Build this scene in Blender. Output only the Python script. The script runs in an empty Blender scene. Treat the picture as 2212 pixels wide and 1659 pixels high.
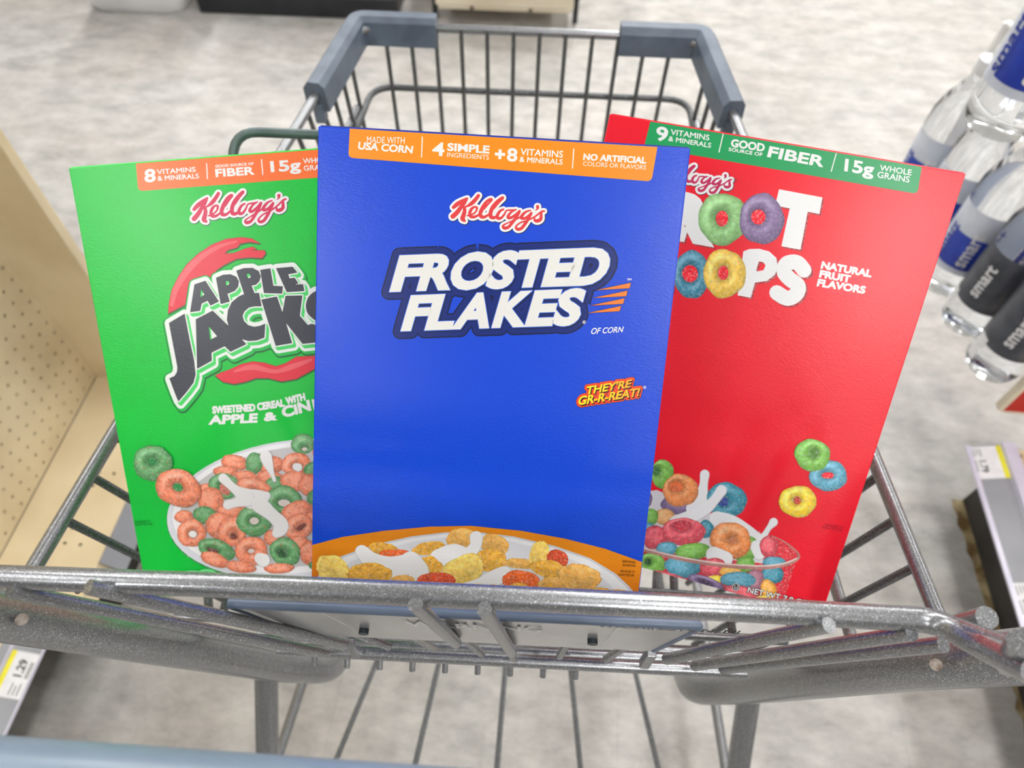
import bpy, bmesh, math, random
from math import pi, sin, cos, radians
from mathutils import Vector as V, Matrix
from mathutils.geometry import tessellate_polygon
random.seed(7)
scene = bpy.context.scene
COL = scene.collection

# ------------------------------------------------------------------ camera
# photograph frame 2212 x 1659, focal length 1545 px, camera 1.25 m above the floor
FPX, CX, CY = 1545., 1106., 830.
DOWN = V((-26, 1090, FPX)).normalized()
HEAD = V((1245-CX, -1370-CY, FPX)).normalized()
HEAD = (HEAD - DOWN*HEAD.dot(DOWN)).normalized()
ZR, YR = -DOWN, HEAD
XR = YR.cross(ZR)
CAM = V((0, 0, 1.25))
def to_world(c): return V((XR.dot(c), YR.dot(c), ZR.dot(c)))
cd = bpy.data.cameras.new('camera'); cam = bpy.data.objects.new('camera', cd); COL.objects.link(cam)
cd.sensor_width = 36; cd.lens = FPX/2212*36; cd.clip_start = .02; cd.clip_end = 60
cd.shift_y = (829.5-CY)/2212*-1
rm = Matrix([to_world(V((1, 0, 0))), to_world(V((0, -1, 0))), to_world(V((0, 0, -1)))]).transposed()
cam.matrix_world = Matrix.Translation(CAM) @ rm.to_4x4()
cd.dof.use_dof = True; cd.dof.focus_distance = .385; cd.dof.aperture_fstop = 8.5
scene.camera = cam

# ------------------------------------------------------------------ light
wd = bpy.data.worlds.new('store_air'); scene.world = wd; wd.use_nodes = True
bg = wd.node_tree.nodes['Background']
bg.inputs[0].default_value = (.93, .96, 1, 1); bg.inputs[1].default_value = .3
# rows of ceiling lamps (x, y, brightness); the lamps themselves are built with the room below
LAMPS = [(x, y, e) for x in (-1.95, .5, 2.95) for y, e in ((-3.9, 8), (-2.0, 20), (-.1, 10), (1.8, 14), (3.7, 34), (5.4, 36))]
scene.view_settings.view_transform = 'Standard'; scene.view_settings.look = 'None'
scene.view_settings.gamma = 1; scene.view_settings.use_curve_mapping = False
scene.view_settings.exposure = .62

# ------------------------------------------------------------------ helpers
def ray(px, py): return to_world(V((px-CX, py-CY, FPX)))/FPX
def at(px, py, z=None, y=None, d=None):
    """a point of the place from where the photo shows it, given its height, its distance ahead or its depth"""
    r = ray(px, py)
    if z is not None: return CAM + r*((z-CAM.z)/r.z)
    if y is not None: return CAM + r*(y/r.y)
    return CAM + r*d
def S(c):
    return tuple(((v/12.92) if v <= .04045 else ((v+.055)/1.055)**2.4) for v in (q/255 for q in c))
def mat(name, rgb, rough=.5, metal=0., **kw):
    m = bpy.data.materials.new(name); m.use_nodes = True
    b = m.node_tree.nodes['Principled BSDF']
    b.inputs['Base Color'].default_value = (*rgb, 1); b.inputs['Roughness'].default_value = rough
    b.inputs['Metallic'].default_value = metal
    for k, v in kw.items(): b.inputs[k.replace('_', ' ')].default_value = v
    return m
def nodes(m): return m.node_tree.nodes, m.node_tree.links, m.node_tree.nodes['Principled BSDF']
def noise_mix(m, c1, c2, scale=8, detail=4, lo=.35, hi=.65, stretch=(1, 1, 1), bump=0, bscale=None):
    n, l, b = nodes(m)
    tc = n.new('ShaderNodeTexCoord'); mp = n.new('ShaderNodeMapping'); mp.inputs['Scale'].default_value = stretch
    nz = n.new('ShaderNodeTexNoise'); nz.inputs['Scale'].default_value = scale; nz.inputs['Detail'].default_value = detail
    cr = n.new('ShaderNodeValToRGB'); e = cr.color_ramp.elements
    e[0].position = lo; e[0].color = (*c1, 1); e[1].position = hi; e[1].color = (*c2, 1)
    l.new(tc.outputs['Object'], mp.inputs[0]); l.new(mp.outputs[0], nz.inputs['Vector'])
    l.new(nz.outputs[0], cr.inputs[0]); l.new(cr.outputs[0], b.inputs['Base Color'])
    if bump:
        n2 = n.new('ShaderNodeTexNoise'); n2.inputs['Scale'].default_value = bscale or scale*6
        bp = n.new('ShaderNodeBump'); bp.inputs['Strength'].default_value = bump; bp.inputs['Distance'].default_value = .001
        l.new(mp.outputs[0], n2.inputs['Vector']); l.new(n2.outputs[0], bp.inputs['Height']); l.new(bp.outputs[0], b.inputs['Normal'])
    return cr
def new_obj(name, me, parent=None, root=None):
    o = bpy.data.objects.new(name, me); COL.objects.link(o)
    if parent is not None: o.parent = parent
    return o
def link_mesh(name, verts, faces, m, parent=None, inv=None, smooth=False, cols=None):
    me = bpy.data.meshes.new(name)
    if inv is not None: verts = [inv @ V(v) for v in verts]
    me.from_pydata([tuple(v) for v in verts], [], faces)
    for mm in (m if isinstance(m, (list, tuple)) else [m]): me.materials.append(mm)
    if smooth: me.polygons.foreach_set('use_smooth', [True]*len(me.polygons))
    if cols is not None:
        a = me.color_attributes.new('Col', 'FLOAT_COLOR', 'POINT')
        a.data.foreach_set('color', [c for q in cols for c in (*q, 1)])
    me.update()
    return new_obj(name, me, parent)
def empty(name, loc=(0, 0, 0), rot=None, label=None, cat=None, group=None):
    o = bpy.data.objects.new(name, None); COL.objects.link(o); o.empty_display_size = .05
    if rot is None: o.location = loc
    else: o.matrix_world = Matrix.Translation(V(loc)) @ rot.to_4x4()
    tag(o, label, cat, group); return o
def tag(o, label=None, cat=None, group=None, kind=None):
    if label: o['label'] = label
    if cat: o['category'] = cat
    if group: o['group'] = group
    if kind: o['kind'] = kind
    return o
class MB:
    def __init__(s): s.v = []; s.f = []
    def add(s, vs, fs):
        k = len(s.v); s.v += [V(q) for q in vs]; s.f += [tuple(i+k for i in f) for f in fs]
    def box(s, lo, hi):
        (a, b, c), (d, e, f) = lo, hi
        s.add([(a, b, c), (d, b, c), (d, e, c), (a, e, c), (a, b, f), (d, b, f), (d, e, f), (a, e, f)],
              [(3, 2, 1, 0), (4, 5, 6, 7), (0, 1, 5, 4), (1, 2, 6, 5), (2, 3, 7, 6), (3, 0, 4, 7)])
    def hexa(s, bot, top):
        s.add(list(bot)+list(top), [(3, 2, 1, 0), (4, 5, 6, 7), (0, 1, 5, 4), (1, 2, 6, 5), (2, 3, 7, 6), (3, 0, 4, 7)])
    def tube(s, pts, r, n=12, cap=True, ry=None):
        pts = [V(p) for p in pts]; N = len(pts)
        tg = []
        for i in range(N):
            a = pts[max(i-1, 0)]; b = pts[min(i+1, N-1)]; tg.append((b-a).normalized())
        up = V((0, 0, 1)) if abs(tg[0].z) < .9 else V((0, 1, 0))
        nr = (up - tg[0]*up.dot(tg[0])).normalized(); k = len(s.v)
        for i in range(N):
            nr = (nr - tg[i]*nr.dot(tg[i])).normalized(); bn = tg[i].cross(nr)
            rr = r[i] if isinstance(r, (list, tuple)) else r
            for j in range(n):
                a = 2*pi*j/n
                s.v.append(pts[i] + nr*cos(a)*rr + bn*sin(a)*(rr if ry is None else ry))
        for i in range(N-1):
            for j in range(n):
                a = k+i*n+j; b = k+i*n+(j+1) % n
                s.f.append((a, b, b+n, a+n))
        if cap:
            s.f.append(tuple(k+j for j in range(n))[::-1]); s.f.append(tuple(k+(N-1)*n+j for j in range(n)))
    def lathe(s, prof, n=24, mtx=None):
        k = len(s.v); N = len(prof)
        for (r, z) in prof:
            for j in range(n):
                p = V((r*cos(2*pi*j/n), r*sin(2*pi*j/n), z)); s.v.append(mtx @ p if mtx else p)
        for i in range(N-1):
            for j in range(n):
                a = k+i*n+j; b = k+i*n+(j+1) % n; s.f.append((a, b, b+n, a+n))
        if prof[0][0] > 1e-5: s.f.append(tuple(k+j for j in range(n))[::-1])
        if prof[-1][0] > 1e-5: s.f.append(tuple(k+(N-1)*n+j for j in range(n)))
    def build(s, name, m, parent=None, smooth=False, bevel=0, inv=None):
        o = link_mesh(name, s.v, s.f, m, parent, inv, smooth)
        if bevel:
            md = o.modifiers.new('bevel', 'BEVEL'); md.width = bevel; md.segments = 3; md.limit_method = 'ANGLE'
            if smooth: pass
            else:
                o.data.polygons.foreach_set('use_smooth', [True]*len(o.data.polygons))
                md.harden_normals = True
        elif smooth and len(s.f) < 4000:
            o.data.set_sharp_from_angle(angle=radians(42))
        return o
def fillet(pts, r, n=6):
    pts = [V(p) for p in pts]; out = [pts[0]]
    for i in range(1, len(pts)-1):
        a, b, c = pts[i-1], pts[i], pts[i+1]
        rr = min(r, (a-b).length*.48, (c-b).length*.48)
        p, q = b+(a-b).normalized()*rr, b+(c-b).normalized()*rr
        for k in range(n+1):
            t = k/n; out.append(p*(1-t)**2 + b*2*t*(1-t) + q*t*t)
    out.append(pts[-1]); return out
def bar(name, pts, r, m, parent, n=12, fr=0, ry=None, inv=None):
    b = MB(); b.tube(fillet(pts, fr) if fr else pts, r, n, ry=ry)
    return b.build(name, m, parent, smooth=True, inv=inv)

# ------------------------------------------------------------------ materials
def glitter(name, base, lo, hi, rough=.36, metal=.55):
    m = mat(name, base, rough, metal); n, l, b = nodes(m)
    tc = n.new('ShaderNodeTexCoord'); vo = n.new('ShaderNodeTexVoronoi'); vo.inputs['Scale'].default_value = 2100
    sp = n.new('ShaderNodeSeparateColor'); cr = n.new('ShaderNodeValToRGB'); e = cr.color_ramp.elements
    e[0].position = .25; e[0].color = (*lo, 1); e[1].position = .93; e[1].color = (*base, 1)
    k = e.new(.99); k.color = (*hi, 1)
    l.new(tc.outputs['Object'], vo.inputs['Vector']); l.new(vo.outputs['Color'], sp.inputs[0])
    l.new(sp.outputs[0], cr.inputs[0]); l.new(cr.outputs[0], b.inputs['Base Color'])
    # flakes tilt a little each
    nm = n.new('ShaderNodeBump'); nm.inputs['Strength'].default_value = .12; nm.inputs['Distance'].default_value = .0006
    l.new(sp.outputs[1], nm.inputs['Height']); l.new(nm.outputs[0], b.inputs['Normal'])
    return m
M_metal = glitter('hammered_silver_paint', (.36, .37, .39), (.22, .225, .235), (.66, .68, .71), .26, .7)
M_wire = glitter('shaded_silver_paint', (.135, .145, .15), (.09, .095, .10), (.5, .5, .5), .4, .5)  # same silver paint, with the wires' shade put into a darker base colour
M_green_wire = mat('seat_back_paint', (.10, .14, .14), .4, .4); noise_mix(M_green_wire, (.085, .12, .12), (.12, .16, .16), 60)
M_bumper = mat('slate_plastic', S((96, 108, 125)), .45); noise_mix(M_bumper, S((84, 95, 112)), S((104, 116, 132)), 30, bump=.15, bscale=400)
M_handle = mat('handle_plastic', S((120, 136, 154)), .3); noise_mix(M_handle, S((112, 128, 146)), S((126, 142, 158)), 12)
M_flap = mat('smoky_clear_plastic', (.42, .42, .42), .22, Transmission_Weight=.35, IOR=1.3)
noise_mix(M_flap, (.27, .27, .275), (.33, .33, .33), 25)
M_edge = mat('flap_rim_plastic', S((92, 106, 128)), .35); noise_mix(M_edge, S((84, 98, 120)), S((100, 114, 136)), 20)
M_bolt = mat('dark_bolt', (.03, .04, .05), .4, .5); noise_mix(M_bolt, (.02, .03, .04), (.05, .06, .07), 90)
M_rust = mat('bare_rusty_metal', (.2, .13, .1), .7, .3); noise_mix(M_rust, (.12, .06, .045), (.36, .32, .28), 240)
def card(name):
    m = mat(name, (1, 1, 1), .29); n, l, b = nodes(m)
    at_ = n.new('ShaderNodeVertexColor'); at_.layer_name = 'Col'
    tc = n.new('ShaderNodeTexCoord'); mp = n.new('ShaderNodeMapping'); mp.inputs['Scale'].default_value = (1, 1, 2.1)
    nz = n.new('ShaderNodeTexNoise'); nz.inputs['Scale'].default_value = 520; nz.inputs['Detail'].default_value = 3
    bp = n.new('ShaderNodeBump'); bp.inputs['Strength'].default_value = .28; bp.inputs['Distance'].default_value = .00035
    l.new(tc.outputs['Object'], mp.inputs[0]); l.new(mp.outputs[0], nz.inputs['Vector']); l.new(nz.outputs[0], bp.inputs['Height'])
    l.new(bp.outputs[0], b.inputs['Normal']); l.new(at_.outputs['Color'], b.inputs['Base Color'])
    b.inputs['Coat Weight'].default_value = .15; b.inputs['Coat Roughness'].default_value = .22; b.inputs['Specular IOR Level'].default_value = .4
    return m
M_card = card('printed_carton')
M_photo = card('printed_food_picture')          # grain of the printed cereal pictures
n_, l_, b_ = nodes(M_photo)
vc = [q for q in n_ if q.bl_idname == 'ShaderNodeVertexColor'][0]
tc = n_.new('ShaderNodeTexCoord'); nz = n_.new('ShaderNodeTexNoise'); nz.inputs['Scale'].default_value = 420; nz.inputs['Detail'].default_value = 5
rg = n_.new('ShaderNodeMapRange'); rg.inputs[1].default_value = .3; rg.inputs[2].default_value = .7; rg.inputs[3].default_value = .8; rg.inputs[4].default_value = 1.3
mx = n_.new('ShaderNodeMix'); mx.data_type = 'RGBA'; mx.blend_type = 'MULTIPLY'
hs = n_.new('ShaderNodeSeparateColor'); hs.mode = 'HSV'; l_.new(vc.outputs['Color'], hs.inputs[0]); l_.new(hs.outputs[1], mx.inputs[0])   # milk and white ink stay clean
l_.new(tc.outputs['Object'], nz.inputs['Vector']); l_.new(nz.outputs[0], rg.inputs[0])
l_.new(vc.outputs['Color'], mx.inputs[6]); l_.new(rg.outputs[0], mx.inputs[7]); fr = n_.new('ShaderNodeMix'); fr.data_type = 'RGBA'; fr.inputs[7].default_value = (.9, .88, .86, 1)      # sugar frosting on the printed cereal
n3_ = n_.new('ShaderNodeTexNoise'); n3_.inputs['Scale'].default_value = 760; n3_.inputs['Detail'].default_value = 4
r3_ = n_.new('ShaderNodeMapRange'); r3_.inputs[1].default_value = .48; r3_.inputs[2].default_value = .72; r3_.inputs[3].default_value = 0; r3_.inputs[4].default_value = .3
m3_ = n_.new('ShaderNodeMath'); m3_.operation = 'MULTIPLY'
l_.new(tc.outputs['Object'], n3_.inputs['Vector']); l_.new(n3_.outputs[0], r3_.inputs[0]); l_.new(r3_.outputs[0], m3_.inputs[0]); l_.new(hs.outputs[1], m3_.inputs[1])
l_.new(m3_.outputs[0], fr.inputs[0]); l_.new(mx.outputs[2], fr.inputs[6]); l_.new(fr.outputs[2], b_.inputs['Base Color'])

# ------------------------------------------------------------------ floor
A = radians(-2.66)                              # the aisle runs 2.7 degrees off the cart's heading
ROT = Matrix.Rotation(A, 3, 'Z')
M_floor = mat('mottled_vinyl_tile', S((190, 186, 176)), .42)
n_, l_, b_ = nodes(M_floor)
tc = n_.new('ShaderNodeTexCoord')
def nz_(scale, stretch, det=5, rough=.6):
    mp = n_.new('ShaderNodeMapping'); mp.inputs['Scale'].default_value = stretch
    q = n_.new('ShaderNodeTexNoise'); q.inputs['Scale'].default_value = scale; q.inputs['Detail'].default_value = det; q.inputs['Roughness'].default_value = rough
    l_.new(tc.outputs['Object'], mp.inputs[0]); l_.new(mp.outputs[0], q.inputs['Vector']); return q
def ramp(src, a, b, ca, cb):
    cr = n_.new('ShaderNodeValToRGB'); e = cr.color_ramp.elements
    e[0].position = a; e[0].color = (*ca, 1); e[1].position = b; e[1].color = (*cb, 1); l_.new(src, cr.inputs[0]); return cr
base = ramp(nz_(13, (.75, 1.35, 1), 9, .72).outputs[0], .34, .66, S((151, 149, 145)), S((196, 194, 190)))
warm = ramp(nz_(3.2, (1, 1.3, 1), 3).outputs[0], .4, .68, (1, 1, 1), (1.0, .955, .93))
mx = n_.new('ShaderNodeMix'); mx.data_type = 'RGBA'; mx.blend_type = 'MULTIPLY'; mx.inputs[0].default_value = 1
l_.new(base.outputs[0], mx.inputs[6]); l_.new(warm.outputs[0], mx.inputs[7])
bk = n_.new('ShaderNodeTexBrick'); bk.offset = 0; bk.inputs['Scale'].default_value = 1
bk.inputs['Brick Width'].default_value = .457; bk.inputs['Row Height'].default_value = .457; bk.inputs['Mortar Size'].default_value = .0007
bk.inputs['Mortar Smooth'].default_value = .6
bk.inputs['Color1'].default_value = (1, 1, 1, 1); bk.inputs['Color2'].default_value = (.95, .95, .95, 1); bk.inputs['Mortar'].default_value = (.68, .67, .65, 1)
mp = n_.new('ShaderNodeMapping'); mp.inputs['Location'].default_value = (-.165+.457*20, -.06+.457*20, 0)
l_.new(tc.outputs['Object'], mp.inputs[0]); l_.new(mp.outputs[0], bk.inputs['Vector'])
mx2 = n_.new('ShaderNodeMix'); mx2.data_type = 'RGBA'; mx2.blend_type = 'MULTIPLY'; mx2.inputs[0].default_value = .75
l_.new(mx.outputs[2], mx2.inputs[6]); l_.new(bk.outputs[0], mx2.inputs[7])
l_.new(mx2.outputs[2], b_.inputs['Base Color'])
fl = MB(); fl.box((-6, -7.5, -.05), (6, 7.5, 0)); o = fl.build('floor', M_floor); o['kind'] = 'structure'
o.rotation_euler.z = A
# the room around: walls and a lamp-lit ceiling
M_wall = mat('painted_wall', (.36, .35, .33), .6); noise_mix(M_wall, (.33, .32, .30), (.40, .39, .37), 3)
M_ceil = mat('ceiling_tile', (.72, .72, .7), .7); noise_mix(M_ceil, (.7, .7, .68), (.75, .75, .73), 14)
for nm, lo, hi in (('wall_left', (-4.6, -6, 0), (-4.5, 6.6, 3.1)), ('wall_right', (4.5, -6, 0), (4.6, 6.6, 3.1)), ('wall_back', (-4.6, -6.1, 0), (4.6, -6, 3.1)), ('wall_front', (-4.6, 6.5, 0), (4.6, 6.6, 3.1)), ('ceiling', (-4.6, -6.1, 3.1), (4.6, 6.6, 3.15))):
    q = MB(); q.box(lo, hi); o = q.build(nm, M_ceil if nm == 'ceiling' else M_wall); o['kind'] = 'structure'
M_lampf = mat('lamp_frame_enamel', (.8, .8, .8), .4); noise_mix(M_lampf, (.78, .78, .78), (.82, .82, .82), 9)
lm = {}
for x, y, e in LAMPS:
    if e not in lm:
        m = mat('lamp_diffuser', (.9, .9, .9), .5); m.node_tree.nodes['Principled BSDF'].inputs['Emission Color'].default_value = (1, .99, .975, 1)
        m.node_tree.nodes['Principled BSDF'].inputs['Emission Strength'].default_value = e; lm[e] = m
    o = empty('ceiling_lamp', (x, y, 3.1), label='long white strip lamp in the rows on the store ceiling', cat='ceiling lamp', group='strip lamps on the ceiling')
    q = MB(); q.box((-.13, -.62, -.03), (.13, .62, 0)); q.build('frame', M_lampf, o)
    q = MB(); q.box((-.11, -.60, -.055), (.11, .60, -.03)); q.build('diffuser', lm[e], o)

# ------------------------------------------------------------------ shelving on both sides
M_beige = mat('beige_steel', S((222, 204, 168)), .45)
noise_mix(M_beige, S((214, 195, 158)), S((232, 216, 182)), 6, 6)
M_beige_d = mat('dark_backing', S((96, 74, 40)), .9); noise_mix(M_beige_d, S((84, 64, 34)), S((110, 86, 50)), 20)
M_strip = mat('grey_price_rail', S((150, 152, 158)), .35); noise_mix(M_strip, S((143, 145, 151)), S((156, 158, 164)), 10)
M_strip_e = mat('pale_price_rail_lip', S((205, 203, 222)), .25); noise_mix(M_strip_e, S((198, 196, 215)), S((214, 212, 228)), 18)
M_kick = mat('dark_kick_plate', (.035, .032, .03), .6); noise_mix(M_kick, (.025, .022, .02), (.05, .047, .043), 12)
M_tagw = mat('tag_paper', (.8, .8, .82), .5); noise_mix(M_tagw, (.76, .76, .78), (.84, .84, .86), 60)
M_tagy = mat('tag_yellow', S((238, 228, 40)), .5); noise_mix(M_tagy, S((232, 220, 30)), S((244, 236, 60)), 60)
M_ink = mat('black_ink', (.02, .02, .022), .5); noise_mix(M_ink, (.015, .015, .017), (.03, .03, .032), 200)
M_grime = mat('floor_grime', S((120, 96, 52)), .6)
noise_mix(M_grime, S((96, 74, 36)), S((172, 156, 118)), 30, 8)
def pegboard(name, u0, u1, v0, v1, place, m, parent, pitch=.0254, r=.0031, holes=None, th=.004):
    """a sheet with real round holes, every inch, place(u, v, depth) -> point"""
    b = MB(); N = 10
    nu = int(round((u1-u0)/pitch)); nv = int(round((v1-v0)/pitch))
    for i in range(nu):
        for j in range(nv):
            a, c = u0+i*pitch, v0+j*pitch
            if holes is not None and not holes(i, j):
                b.add([place(a, c, 0), place(a+pitch, c, 0), place(a+pitch, c+pitch, 0), place(a, c+pitch, 0)], [(0, 1, 2, 3)]); continue
            cu, cv = a+pitch/2, c+pitch/2; ring = []; outer = []; back = []
            for k in range(N*2):
                t = 2*pi*k/(N*2)+pi/4; dx, dy = cos(t), sin(t); s_ = pitch/2/max(abs(dx), abs(dy))
                ring.append(place(cu+dx*r, cv+dy*r, 0)); outer.append(place(cu+dx*s_, cv+dy*s_, 0)); back.append(place(cu+dx*r, cv+dy*r, th))
            M_ = N*2; fs = []
            for k in range(M_):
                q = (k+1) % M_; fs.append((k, q, M_+q, M_+k)); fs.append((k, 2*M_+k, 2*M_+q, q))
            b.add(ring+outer+back, fs)
    return b.build(name, m, parent)
def text_flat(txt, size, bold=0, shear=0):
    cu = bpy.data.curves.new('t', 'FONT'); cu.body = txt; cu.size = size; cu.offset = bold; cu.shear = shear
    cu.resolution_u = 4; cu.dimensions = '2D'; cu.fill_mode = 'BOTH'
    o = bpy.data.objects.new('t', cu); COL.objects.link(o)
    dg = bpy.context.evaluated_depsgraph_get(); me = bpy.data.meshes.new_from_object(o.evaluated_get(dg))
    vs = [(v.co.x, v.co.y) for v in me.vertices]; fs = [tuple(p.vertices) for p in me.polygons]
    bpy.data.objects.remove(o); bpy.data.curves.remove(cu); bpy.data.meshes.remove(me)
    return vs, fs
def price_tag(name, c, uu, vv, nn, price, parent, w=.062, h=.031):
    """paper ticket with a yellow stripe and printed figures; c lower left corner, uu along, vv up"""
    P = lambda u, v, k=0: c + uu*u + vv*v + nn*(.0003+.00015*k)
    b = MB(); b.add([P(0, 0), P(w, 0), P(w, h), P(0, h)], [(0, 1, 2, 3)]); t = b.build(name, M_tagw, parent)
    b = MB(); b.add([P(0, h*.82, 1), P(w, h*.82, 1), P(w, h, 1), P(0, h, 1)], [(0, 1, 2, 3)]); b.build('yellow_stripe', M_tagy, t)
    b = MB(); vs, fs = text_flat(price, .015, .0004)
    b.add([P(.026+x, .011+y, 1) for x, y in vs], fs)
    for k in range(3): b.add([P(.004, .006+k*.005, 1), P(.020-.003*(k % 2), .006+k*.005, 1), P(.020-.003*(k % 2), .0072+k*.005, 1), P(.004, .0072+k*.005, 1)], [(0, 1, 2, 3)])
    for k in range(9): b.add([P(.028+k*.0025, .002, 1), P(.0292+k*.0025, .002, 1), P(.0292+k*.0025, .007, 1), P(.028+k*.0025, .007, 1)], [(0, 1, 2, 3)])
    b.build('printing', M_ink, t)
    return t
ZD = .17
# left bay
XPEG = -.8228; YEND = .695
L = empty('shelf_bay', (-.8228*cos(A), -.8228*sin(A), 0), ROT, 'empty beige pegboard shelf bay left of the cart, its end panel beside the green box', 'shelf')
def LP(x, y, z): return V((x-XPEG, y, z))
pegboard('pegboard_back', -.117, .695, ZD+.002, 1.39, lambda u, v, d: LP(XPEG-d, YEND-.0127*0-(.695-u), v), M_beige, L)
b = MB(); b.box(LP(XPEG-.03, -.117, 0), LP(XPEG-.006, YEND, 1.39)); b.build('backing_sheet', M_beige_d, L)
# end panel: a vertical sheet standing out from the pegboard
ep = [at(*p, y=.735) for p in ((0, 288), (183, 579))]
EPX = sum(p.x*cos(A)+p.y*sin(A) for p in ep)/2; print('EPX', EPX, ep)
b = MB(); b.box(LP(XPEG-.03, YEND, 0), LP(EPX, YEND+.018, 1.36)); b.build('end_panel', M_beige, L, bevel=.002)
pegboard('base_deck', -.8228, -.8228+.0254*6, .695-.0254*17, .695, lambda u, v, d: LP(u, v, ZD-d), M_beige, L, holes=lambda i, j: i in (3, 4) and j % 4 in (0, 1) and j > 1)
b = MB(); b.hexa([LP(-.6704, .263, ZD-.03), LP(-.66, .263, ZD-.03), LP(-.66, .695, ZD-.03), LP(-.6704, .695, ZD-.03)],
                 [LP(-.6704, .263, ZD), LP(-.668, .263, ZD), LP(-.668, .695, ZD), LP(-.6704, .695, ZD)]); b.build('deck_lip', M_beige, L)
b = MB(); b.box(LP(-.82, .263, 0), LP(-.70, .695, ZD-.03)); b.build('kick_plate', M_kick, L)
b = MB(); b.hexa([LP(-.66, .352, ZD-.034), LP(-.640, .352, ZD-.036), LP(-.640, .69, ZD-.036), LP(-.66, .69, ZD-.034)],
                 [LP(-.667, .352, ZD+.001), LP(-.6640, .352, ZD+.002), LP(-.6640, .69, ZD+.002), LP(-.667, .69, ZD+.001)]); b.build('price_rail', M_strip, L, bevel=.0006)
# nearer left bay with tickets
L2 = empty('shelf_bay', (-.8228*cos(A), -.8228*sin(A), 0), ROT, 'shelf bay nearest the camera on the left, its grey price rail holding a ticket', 'shelf')
XE = -.6948
b = MB(); b.box(LP(-.8228, -.6, ZD-.02), LP(XE-.045, .262, ZD)); b.build('base_deck', M_beige, L2)
b = MB(); b.box(LP(-.82, -.6, 0), LP(XE-.11, .262, ZD-.021)); b.build('kick_plate', M_kick, L2)
def rail_on(root, x_out, x_in, y0, y1, sgn, zt, zb, P):
    b = MB()
    pts = [(x_in, zt), (x_out, zb), (x_out-sgn*.004, zb-.002), (x_in-sgn*.004, zt-.004)]
    k = [P(x, y0, z) for x, z in pts]; q = [P(x, y1, z) for x, z in pts]
    b.add(k+q, [(0, 1, 2, 3)[::-1], (4, 5, 6, 7), (0, 1, 5, 4), (1, 2, 6, 5), (2, 3, 7, 6), (3, 0, 4, 7)])
    return b.build('price_rail', M_strip, root)
rail_on(L2, XE, XE-.05, -.6, .262, 1, ZD+.012, ZD-.012, LP)
for xo, w_, h_ in ((XE, .003, -.012), (XE-.036, .014, .0053)):
    b = MB(); b.box(LP(xo-w_, -.6, ZD+h_-.001), LP(xo, .262, ZD+h_+.0022)); b.build('rail_lip', M_strip_e, L2)
uu = V((0, 1, 0)); vv = V((-.05, 0, .024)).normalized(); nn = V((.024, 0, .05)).normalized()
price_tag('price_ticket', LP(XE-.003, .150, ZD-.0105), uu, vv, nn, '1.29', L2, w=.062, h=.036)
price_tag('price_ticket', LP(XE-.003, -.30, ZD-.0105), uu, vv, nn, '2.49', L2, w=.062, h=.036)

# right bay
XR0 = .7528
Rr = empty('shelf_bay', (.83*cos(A), .83*sin(A), 0), ROT, 'beige shelf bay right of the cart, pale price rail with tickets along its edge', 'shelf')
def RP(x, y, z): return V((x-.83, y, z))
pegboard('base_deck', .826, .826+.0254*16, .715-.0254*40, .715, lambda u, v, d: RP(u, v, ZD-d), M_beige, Rr, holes=lambda i, j: i < 3)
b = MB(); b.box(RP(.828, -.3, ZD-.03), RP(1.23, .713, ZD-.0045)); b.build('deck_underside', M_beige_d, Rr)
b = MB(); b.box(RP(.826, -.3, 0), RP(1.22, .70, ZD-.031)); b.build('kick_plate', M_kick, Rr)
rail_on(Rr, XR0, XR0+.072, -.3, .7207, -1, ZD+.010, ZD-.012, RP)
b = MB(); b.box(RP(XR0, -.3, ZD-.0125), RP(XR0+.008, .7207, ZD-.0085)); b.build('rail_lip', M_strip_e, Rr)
b = MB(); b.box(RP(XR0+.052, -.3, ZD+.003), RP(XR0+.075, .7207, ZD+.0125)); b.build('rail_lip', M_strip_e, Rr)
uu = V((0, -1, 0)); vv = V((.072, 0, .022)).normalized(); nn = V((-.022, 0, .072)).normalized()
for yy, pr in ((.718, '1.79'), (.47, '3.99'), (.21, '2.29')):
    price_tag('price_ticket', RP(XR0+.004, yy, ZD-.0105), uu, vv, nn, pr, Rr, w=.064, h=.052)
# grime along the foot of the right bay
b = MB(); xs = []
for k in range(60):
    y = .70-k*.018; a = .800+.006*random.random() + (.006 if k < 1 else 0); xs.append((a-.003*(k % 3 == 0)+.016*(1-math.exp(-k/9)), .826, y))
vs = []; fs = []
for k, (a, c, y) in enumerate(xs):
    vs += [RP(a, y, .0004), RP(c, y, .0004)]
    if k: fs.append((2*k-2, 2*k-1, 2*k+1, 2*k))
b.add(vs, fs); b.build('floor_grime', M_grime, Rr)

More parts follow.
